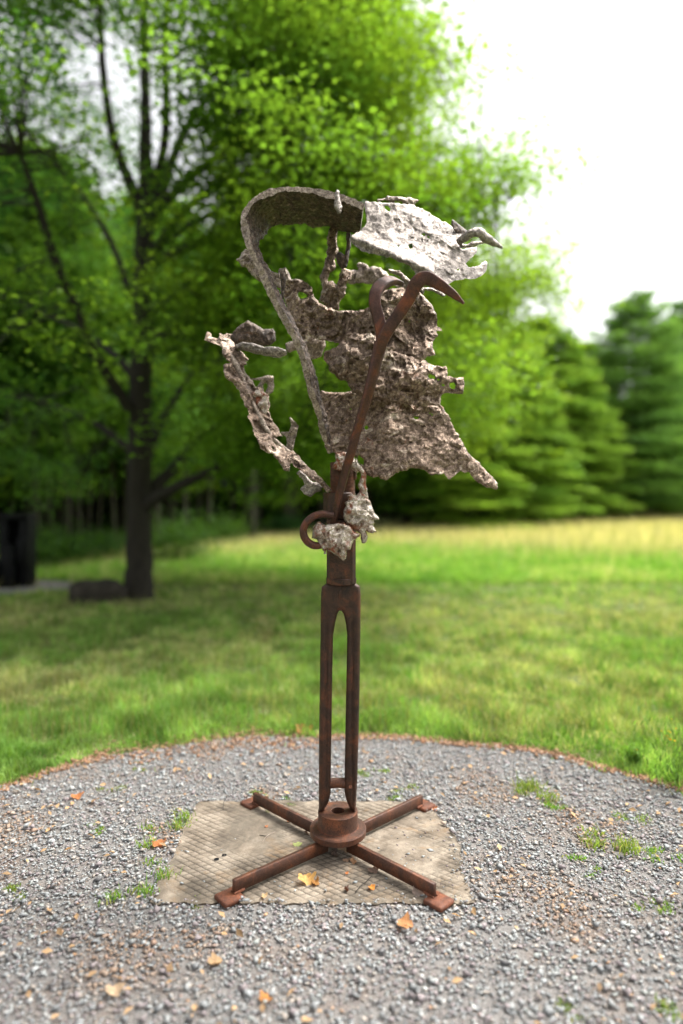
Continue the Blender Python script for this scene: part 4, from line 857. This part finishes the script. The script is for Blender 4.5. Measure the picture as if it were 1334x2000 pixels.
# crown envelope (height, radius) by direction
ZH = [1.3, 2.3, 3.2, 4.2, 5.6, 7.0, 8.8, 11, 13, 14.5]; ZR = [2.5, 4.6, 6.0, 6.3, 6.1, 5.2, 4.3, 3.4, 2.2, .6]
def crown_r(z_, a_):
    r_ = np.interp(z_, ZH, ZR); front = np.clip(-np.sin(a_), 0, 1); r_ = r_ * (1 - .42 * front)
    return r_ * (1 + .06 * np.sin(5 * a_ + z_ * 1.3) + .07 * np.sin(3 * z_ + 2 * a_))
ns = 5200; zc = rng.uniform(1.3, 13.5, ns); ac = rng.uniform(0, 6.283, ns); rc = crown_r(zc, ac) * rng.uniform(.06, 1, ns) ** .55
sc_ = np.column_stack([rc * np.cos(ac), rc * np.sin(ac), zc - .035 * rc ** 2 * .2])
kn = fbm(sc_ * np.array((1, 1, 1.8)), .55, 3, 90)
inner = rc / crown_r(zc, ac)
rgt = np.clip(sc_[:, 0] / 5, 0, 1)
keep = (kn > .12 - .16 * np.clip((sc_[:, 2] - 5) / 2, 0, 1) * (sc_[:, 0] < 0) - .30 * inner - .35 * rgt) & ~((inner < .6) & (rng.random(ns) < .72)) & (sc_[:, 2] > 1.1) & ~((sc_[:, 0] < 0) & (sc_[:, 1] < .3) & (sc_[:, 2] > 2.9) & (sc_[:, 2] < 6) & (rng.random(ns) < .3))
off_x = sc_[:, 0] - .303 * -sc_[:, 1]      # leaves thin out in front of the trunk and main limbs
keep &= ~((sc_[:, 1] < .4) & (np.abs(off_x) < .95) & (sc_[:, 2] < 7) & (rng.random(ns) < np.where(np.abs(sc_[:, 2] - 3.0) < .6, .35, np.where(sc_[:, 2] > 5.2, .25, .85))))
keep &= ~((sc_[:, 1] < .4) & (np.abs(off_x) < 2.4) & (sc_[:, 2] < 5.5) & (rng.random(ns) < .3))
for gx_, gz_, gr_ in ((-.55, 8.0, .5), (.65, 7.2, .6), (.72, 6.1, .65), (-1.9, 6.8, .3), (-.8, 5.5, .3), (1.2, 5.6, .35), (.1, 6.9, .3), (1.7, 4.9, .25)):      # open windows in the crown, all the way through
    t_ = 9.9 / (9.9 + sc_[:, 1]); wx = (sc_[:, 0] - 3) * t_ + 3; wz = (sc_[:, 2] - H) * t_ + H
    keep &= ~((np.hypot(wx - gx_, wz - gz_) < gr_ * (1 + .3 * kn)) & (rng.random(ns) < .93))
sc_ = sc_[keep]
fin = tips[tips[:, 0] > 1.2]; q_ = rng.integers(0, len(fin), 900); sc_ = np.vstack([sc_, fin[q_] + rng.normal(0, 1, (900, 3)) * (.4, .45, .3)])
n_x = 2000; a_x = rng.uniform(-.9, .9, n_x); z_x = rng.uniform(2.2, 9.0, n_x); r_x = crown_r(z_x, a_x) * rng.uniform(.5, np.where(z_x > 5, .84, 1.0), n_x)      # the sunny right flank
ex_ = np.column_stack([r_x * np.cos(a_x), r_x * np.sin(a_x), z_x]); ex_ = ex_[fbm(ex_ * np.array((1, 1, 1.8)), .8, 3, 95) > -.12]; sc_ = np.vstack([sc_, ex_])
sc_ = sc_[sc_[:, 2] > 1.75 + .55 * fbm(sc_ * (1, 1, 0), .9, 2, 97) + .35 * (np.abs(sc_[:, 0]) < 1.2)]; ns = len(sc_)
per_ = 60; off = rng.normal(0, 1, (ns, per_, 3)) * np.array((.29, .29, .075)) * rng.uniform(.7, 1.35, (ns, 1, 1)); off = np.clip(off, -.62, .62)
lc = (sc_[:, None] + off).reshape(-1, 3)
base_c = np.array((.095, .195, .024)); yel = np.array((.20, .295, .030)); shade_blu = np.array((.036, .115, .036))
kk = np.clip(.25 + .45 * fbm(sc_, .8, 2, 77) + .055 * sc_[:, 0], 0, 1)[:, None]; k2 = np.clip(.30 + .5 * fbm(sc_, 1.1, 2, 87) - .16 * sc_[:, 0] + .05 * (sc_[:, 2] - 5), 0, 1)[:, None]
scol = base_c * (1 - kk) + yel * kk; scol = scol * (1 - .85 * k2) + shade_blu * .85 * k2  # crown shade at left, sun at right put into leaf colour over random tone
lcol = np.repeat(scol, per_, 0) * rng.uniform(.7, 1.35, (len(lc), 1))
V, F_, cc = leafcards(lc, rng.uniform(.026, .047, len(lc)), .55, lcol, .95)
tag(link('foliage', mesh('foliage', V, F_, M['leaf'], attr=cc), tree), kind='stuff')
tw = []
for i in range(0, ns, 2):
    dd = np.linalg.norm(tips - sc_[i] - np.array((0, 0, .3)), axis=1); j = np.argmin(dd); a_ = tips[j]; b_ = sc_[i]
    if dd[j] > 1.9: continue
    tw.append(sweep([a_, (a_ + b_) / 2 + rng.normal(0, .08, 3) + (0, 0, .08), b_], [.012 + .004 * dd[j], .010, .004], 4, per=1, cap=False))
V, F_ = merge(tw); tag(link('twigs', mesh('twigs', V, F_, M['bark'], True), tree), kind='stuff')

# ---- rock and black sculpture
def rockmesh(a_, b_, c_, seed):
    u = np.linspace(0, math.pi, 22); v = np.linspace(0, 2 * math.pi, 36, endpoint=False); U, Vv = np.meshgrid(u, v, indexing='ij')
    p = np.stack([np.sin(U) * np.cos(Vv), np.sin(U) * np.sin(Vv), np.cos(U)], -1); p = np.sign(p) * np.abs(p) ** .75
    p = p * (1 + .16 * fbm(p, 1.4, 4, seed))[..., None] * np.array((a_, b_, c_))
    nu_, nv_ = U.shape; i = np.arange(nu_ - 1)[:, None]; j = np.arange(nv_)[None]; k_ = (j + 1) % nv_
    return p.reshape(-1, 3), [np.stack([i * nv_ + j, (i + 1) * nv_ + j, (i + 1) * nv_ + k_, i * nv_ + k_], -1).reshape(-1, 4)]
V, F_ = rockmesh(.40, .30, .30, 4)
tag(link('boulder', mesh('boulder', V, F_, M['rock'], True), None, (-3.50, 9.6, .02)), 'low dark boulder lying beside the foot of the maple trunk', 'rock')
bs = empty('black_sculpture', (-5.55, 11.2, 0)); tag(bs, 'black upright block sculpture on a gravel patch at the far left', 'sculpture')
def bpart(name, x0, x1, y0, y1, dy=0, dep=.35):
    d_ = 11.2; X0, X1 = (x0 - CX) / F * d_ + 5.55, (x1 - CX) / F * d_ + 5.55; z0 = max(0, H + (HY - y1) / F * d_); z1 = H + (HY - y0) / F * d_
    V, F_ = bbox((X0 + X1) / 2, dy, z0, z1, X1 - X0, dep, 0, .012); link(name, mesh(name, V, F_, M['black']), bs)
bpart('rear_slab', 8, 56, 1008, 1146, .18, .18); bpart('column', 8, 24, 1006, 1146, 0, .3); bpart('column', 47, 63, 1006, 1146, 0, .34); bpart('lintel', 10, 61, 1003, 1015, -.01, .36)
bpart('centre_block', 14, 41, 1062, 1146, -.12, .3); bpart('side_block', 46, 65, 1050, 1100, -.2, .08); bpart('low_block', -14, 12, 1092, 1146, -.2, .3)

# ---- forest prototypes
def broad(hgt, rad, z0, nspray, seed, palette, ls=.12, trunk_r=.095, lean=0.0, cone=0):
    global rng
    rng = np.random.default_rng(seed)
    root = empty('forest_tree', (0, 0, -50))
    V, F_ = sweep([(0, 0, 0), (lean * .3, 0, hgt * .3), (lean, .1, hgt * .65), (lean, 0, hgt * .97)], [trunk_r * 1.2, trunk_r, trunk_r * .6, .02], 9, lump=.01, per=5)
    link('trunk', mesh('forest_trunk', V, F_, M['fbark'], True), root)
    br = []
    for _ in range(14):
        z_ = rng.uniform(z0, hgt * .85); a_ = rng.uniform(0, 6.283); L = rad * rng.uniform(.4, .9)
        br.append(sweep([(lean * z_ / hgt, 0, z_), (L * .5 * math.cos(a_), L * .5 * math.sin(a_), z_ + .3), (L * math.cos(a_), L * math.sin(a_), z_ + .7)], [trunk_r * .4, trunk_r * .25, .01], 5, per=2, cap=False))
    V, F_ = merge(br); link('branches', mesh('forest_branches', V, F_, M['fbark'], True), root)
    t = rng.uniform(0, 1, nspray); zc = z0 + (hgt - z0) * t; a_ = rng.uniform(0, 6.283, nspray)
    prof = np.sin(np.clip(t * .86 + .12, 0, 1) * math.pi) ** .6; rc = rad * prof * rng.uniform(.15, 1, nspray) ** .5 * (1 + .15 * np.sin(3 * a_ + zc))
    if cone:
        lob = 1 + .30 * fbm(np.column_stack([np.cos(a_) * 1.2, np.sin(a_) * 1.2, zc * 1.1]), 1.0, 3, seed + 9)
        rc = rad * (1 - t) ** .62 * (.75 + .25 * np.clip(t * 6, 0, 1)) * rng.uniform(.2, 1, nspray) ** .45 * lob; zc = zc - .10 * rc + .12 * rng.normal(0, 1, nspray)
    s_ = np.column_stack([rc * np.cos(a_), rc * np.sin(a_), zc]); k_ = fbm(s_, .9 if cone else .7, 3, seed) > (-.12 if cone else -.3); s_ = s_[k_]
    off = rng.normal(0, 1, (len(s_), 24, 3)) * (np.array((.36, .36, .07)) if cone else np.array((.34, .34, .12))); lc = (s_[:, None] + off).reshape(-1, 3)
    kk = np.clip(.45 + .6 * fbm(s_, .9, 2, seed + 1), 0, 1)[:, None]; c_ = np.array(palette[0]) * (1 - kk) + np.array(palette[1]) * kk
    V, F_, cc = leafcards(lc, rng.uniform(.6, 1.2, len(lc)) * ls, .6, np.repeat(c_, 24, 0) * rng.uniform(.7, 1.35, (len(lc), 1)), .9)
    tag(link('foliage', mesh('forest_foliage', V, F_, M['fleaf'], attr=cc), root), kind='stuff')
    return root
def pine(hgt, rad, seed, palette, z0=.8, droop=.12):
    global rng
    rng = np.random.default_rng(seed)
    root = empty('pine_tree', (0, 0, -50))
    V, F_ = sweep([(0, 0, 0), (0, 0, hgt * .5), (0, 0, hgt * .98)], [.17, .11, .02], 9, per=4); link('trunk', mesh('pine_trunk', V, F_, M['fbark'], True), root)
    br = []; cs = []; dr = []; ct = []
    z_ = z0
    while z_ < hgt - .2:
        f = (z_ - z0) / (hgt - z0); L0 = rad * (1 - f) ** .62 * (.55 + .45 * min(1, f * 5 + .4)) + .15
        nb = int(11 - 3 * f)
        ph = rng.uniform(0, 6.28)
        for i in range(nb):
            a_ = ph + i / nb * 6.283 + rng.normal(0, .15); L = L0 * rng.uniform(.7, 1.12); up_ = .35 * f + .10
            e = np.array([math.cos(a_), math.sin(a_), 0]); zz0 = z_ + rng.normal(0, .26)
            tip = e * L + np.array((0, 0, zz0 + L * (up_ - droop))); md = e * L * .55 + np.array((0, 0, zz0 + L * .55 * (up_ - droop) - .04 * L))
            br.append(sweep([(0, 0, zz0), md, tip], [.03, .02, .006], 4, per=2, cap=False))
            m_ = int(170 * L / rad * 1.4) + 24; t = rng.uniform(.22, 1.03, m_) ** .8; side = rng.normal(0, 1, m_) * .22 * L * (1.1 - .6 * t); sv = np.array([-e[1], e[0], 0])
            c_ = (np.array((0, 0, zz0)) + (tip - (0, 0, zz0)) * t[:, None]) + sv * side[:, None] + np.array((0, 0, 1)) * (rng.normal(0, .055, m_) + .05)[:, None]
            cs.append(c_); q = e * 1.0 + sv * np.sign(side)[:, None] * .7 + np.array((0, 0, .35)); dr.append(q / np.linalg.norm(q, axis=1)[:, None]); ct.append(np.full(m_, rng.uniform(0, 1)))
        z_ += rng.uniform(.22, .45)
    V, F_ = merge(br); link('branches', mesh('pine_branches', V, F_, M['fbark'], True), root)
    c_ = np.vstack(cs); q = np.vstack(dr); t_ = np.concatenate(ct)
    rep = 4; c_ = np.repeat(c_, rep, 0); q = np.repeat(q, rep, 0) + rng.normal(0, .5, (len(c_), 3)); q /= np.linalg.norm(q, axis=1)[:, None]; t_ = np.repeat(t_, rep)
    w_ = np.cross(q, rng.normal(0, 1, (len(c_), 3))); w_ /= np.linalg.norm(w_, axis=1)[:, None] + 1e-9
    L = rng.uniform(.12, .24, len(c_))[:, None]
    V = np.stack([c_ - w_ * .026, c_ + w_ * .026, c_ + q * L], 1).reshape(-1, 3); F_ = np.arange(len(V)).reshape(-1, 3)
    col = (np.array(palette[0]) * (1 - t_[:, None]) + np.array(palette[1]) * t_[:, None]) * rng.uniform(.7, 1.3, (len(c_), 1))
    tag(link('foliage', mesh('pine_foliage', V, F_, M['needle'], attr=np.repeat(col, 3, 0)), root), kind='stuff')
    return root
GRN = [((.060, .14, .018), (.16, .27, .028)), ((.05, .14, .03), (.12, .23, .035)), ((.10, .20, .024), (.22, .34, .038))]
protoF = [broad(9.5, 2.4, 1.9, 700, 101, GRN[0]), broad(10.5, 2.2, 2.6, 650, 102, GRN[1], lean=.5), broad(9.0, 2.6, 1.6, 750, 103, GRN[2]), broad(11.5, 1.9, 4.2, 520, 104, GRN[0], trunk_r=.10)]
protoP = [pine(12.5, 5.2, 201, ((.11, .235, .075), (.22, .39, .115))), pine(9.0, 3.5, 202, ((.15, .28, .045), (.32, .47, .08)), .6, .28)]
protoM = [broad(9.0, 2.9, .9, 2300, 111, ((.11, .23, .030), (.23, .37, .045)), .11, cone=1)]
for o in protoM: tag(o, 'x', 'tree')
for o in protoF: tag(o, 'x', 'tree'); 
for o in protoP: tag(o, 'x', 'tree')
usedp = {}
def plant(pr, loc, rz, sc, label, group=None):
    if id(pr) not in usedp:
        usedp[id(pr)] = 1; o = pr; o.location = loc; o.rotation_euler = (0, 0, rz); o.scale = sc
    else: o = copy_tree(pr, loc, rz, sc)
    o['label'] = label; o['category'] = 'tree'
    if group: o['group'] = group
    elif 'group' in o: del o['group']
    return o
def at(px, d_): return ((px - CX) / F * d_, d_)
# named pines and edge trees at right
for pr, px_, d_, s_, lb in ((0, 1240, 34, .93, 'tall blue green white pine with layered plumes, at right beyond the meadow'), (0, 1345, 38.5, 1.0, 'blue green pine at the right edge of the picture, beside the tall pine'),
                            (1, 1095, 31, .98, 'yellow green conifer left of the tall blue green pine'), (2, 1135, 36, 1.05, 'broad tree behind, between the tall pine and the yellow green conifer'), (1, 1000, 28.5, .92, 'light green conifer between the sculpture and the yellow green conifer'), (2, 1050, 33, 1.12, 'broad tree behind the gap between the two light green conifers'), (1, 915, 26.5, .84, 'light green low conifer just right of the flared casting'),
                            (2, 960, 30, 1.15, 'broad light tree behind, right of the flared casting'), (2, 880, 28, 1.15, 'broad light tree directly behind the right side of the sculpture'),
                            (0, 1440, 40, 1.1, 'pine outside the right edge beside the others')):
    X_, Y_ = at(px_, d_); plant((protoP + protoM)[pr], (X_, Y_, 0), random.uniform(0, 6.28), (s_ * random.uniform(.95, 1.05), s_, s_), lb)
rf = random.Random(11)
FL = ['forest edge tree standing beyond the left side of the picture', 'forest edge tree just outside the left border of the picture', 'forest edge tree behind the black block sculpture', 'forest edge tree just right of the maple trunk, over the dark bush', 'forest edge tree between the maple and the hook ring of the sculpture', 'forest edge tree directly behind the hook ring of the sculpture', 'forest edge tree right behind the molten blobs at the neck', 'forest edge tree behind the flared casting', 'forest edge tree behind the pointed corner of the flared casting'] + ['forest edge tree hidden behind the light green conifers'] * 9
GL = 'leafy forest tree among those massed behind the maple'; GG = 'trees massed in the woods'
for row, off_ in enumerate((.6, 2.8, 5.2, 8.0, 11.5)):
    s_ = 0.0; x_ = -24.0
    while x_ < 40:
        x_ += rf.uniform(1.5, 2.6) * (1 + .12 * row); yb = float(edge_y(x_)) + off_ + rf.uniform(-.7, .7)
        if not (-.9 < x_ / yb < .85): continue
        if row == 0 and x_ > 6: continue
        if x_ > 6 and row == 1 and rf.random() < .5: continue
        pr = protoF[rf.choice([0, 1, 2, 3, 3] if row else [0, 1, 2, 3])]
        sc0 = rf.uniform(.82, 1.1) * (1.0 if x_ < 3 else .86) * (.85 if yb > 28 else 1) * min(1.0, .62 + yb / 60)
        plant(pr, (x_, yb, 0), rf.uniform(0, 6.28), (sc0, sc0, sc0), (FL.pop(0) if row == 0 else GL), ('trees at the edge of the woods' if row == 0 else GG))
# slender bare trunks seen in the dark under the canopy
V, F_ = sweep([(0, 0, 0), (.06, .02, 2.5), (-.05, .05, 5.5)], [.06, .05, .03], 8, lump=.006, per=4); tme = mesh('sapling_trunk', V, F_, M['fbark'], True)
V2, F2 = merge([sweep([(0, 0, z_), (.5 * math.cos(a_), .5 * math.sin(a_), z_ + .35)], [.012, .004], 4, per=1) for z_, a_ in ((1.4, .3), (2.0, 2.4), (2.6, 4.2), (3.3, 1.2), (4.1, 5.5))]); bme = mesh('sapling_branches', V2, F2, M['fbark'], True)
for i in range(60):
    px_ = rf.choice([rf.uniform(-40, 640), rf.uniform(-40, 640), rf.uniform(700, 1330)]); X_ = 0
    for _ in range(12): d_ = float(edge_y((px_ - CX) / F * (X_ or 20))) + 1.0; X_ = d_
    d_ += rf.uniform(-.8, 4); X_ = (px_ - CX) / F * d_
    o = empty('bare_sapling', (X_, d_, 0), rf.uniform(0, 6)); o.scale = (rf.uniform(.6, 1.3),) * 2 + (1,); o.rotation_euler = (rf.gauss(0, .05), rf.gauss(0, .05), rf.uniform(0, 6))
    tag(o, 'slender bare trunk in the dark under the edge of the woods', 'tree', 'slender trunks under the woods'); link('trunk', tme, o); link('branches', bme, o)
# undergrowth / bushes along the edge (left)
rng = np.random.default_rng(300)
def bushmesh(seed, c_):
    n_ = 2600; p = rng.normal(0, 1, (n_, 3)) * np.array((.5, .45, .28)) + np.array((0, 0, .5)); p[:, 2] = np.abs(p[:, 2])
    V, F_, cc = leafcards(p, rng.uniform(.03, .06, n_), .6, np.array(c_) * rng.uniform(.6, 1.4, (n_, 1))); return mesh('bush_foliage', V, F_, M['fleaf'], attr=cc)
bm_ = [bushmesh(1, (.05, .12, .02)), bushmesh(2, (.035, .10, .025))]
V, F_ = merge([sweep([(0, 0, 0), (.2 * math.cos(a_), .2 * math.sin(a_), .5)], [.012, .005], 5, per=1) for a_ in (0, 1.3, 2.6, 3.9, 5.2)]); bst = mesh('bush_stem', V, F_, M['fbark'], True)
for px_, d_, s_, lb in ((345, 15.5, .95, 'dark green leafy bush right of the maple trunk at the edge of the woods'), (60, 13.6, .9, 'bush behind the black sculpture'), (130, 14.4, .7, 'low bush in the shade right of the black sculpture'), (200, 15.4, .7, 'low bush at the edge of the woods left of the maple trunk'), (430, 20, .9, 'small bush in the dark woods midway between maple and sculpture'), (560, 23, .8, 'small bush in the dark woods just left of the sculpture')):
    X_, Y_ = at(px_, d_); o = empty('bush', (X_, Y_, 0), rf.uniform(0, 6)); o.scale = (s_, s_, s_); tag(o, lb, 'bush', 'bushes at the edge of the woods'); link('foliage', bm_[rf.randrange(2)], o); link('stem', bst, o)
# far woods that close the view
n_ = 75000; xw = rng.uniform(-45, 62, n_); yw = np.interp(xw, EX, EY) + 14 + rng.uniform(0, 8, n_); zw = rng.uniform(0, 1, n_) ** 1.5 * (7.5 + 2.5 * vnoise(np.column_stack([xw * .4, xw * 0, xw * 0]), 5))
V, F_, cc = leafcards(np.column_stack([xw, yw, zw]), rng.uniform(.22, .42, n_), .9, np.array((.035, .08, .018)) * rng.uniform(.6, 1.4, (n_, 1)))
tag(link('far_woods', mesh('far_woods', V, F_, M['fleaf'], attr=cc)), 'dense dark woodland closing the view behind the trees', 'woods', kind='stuff')
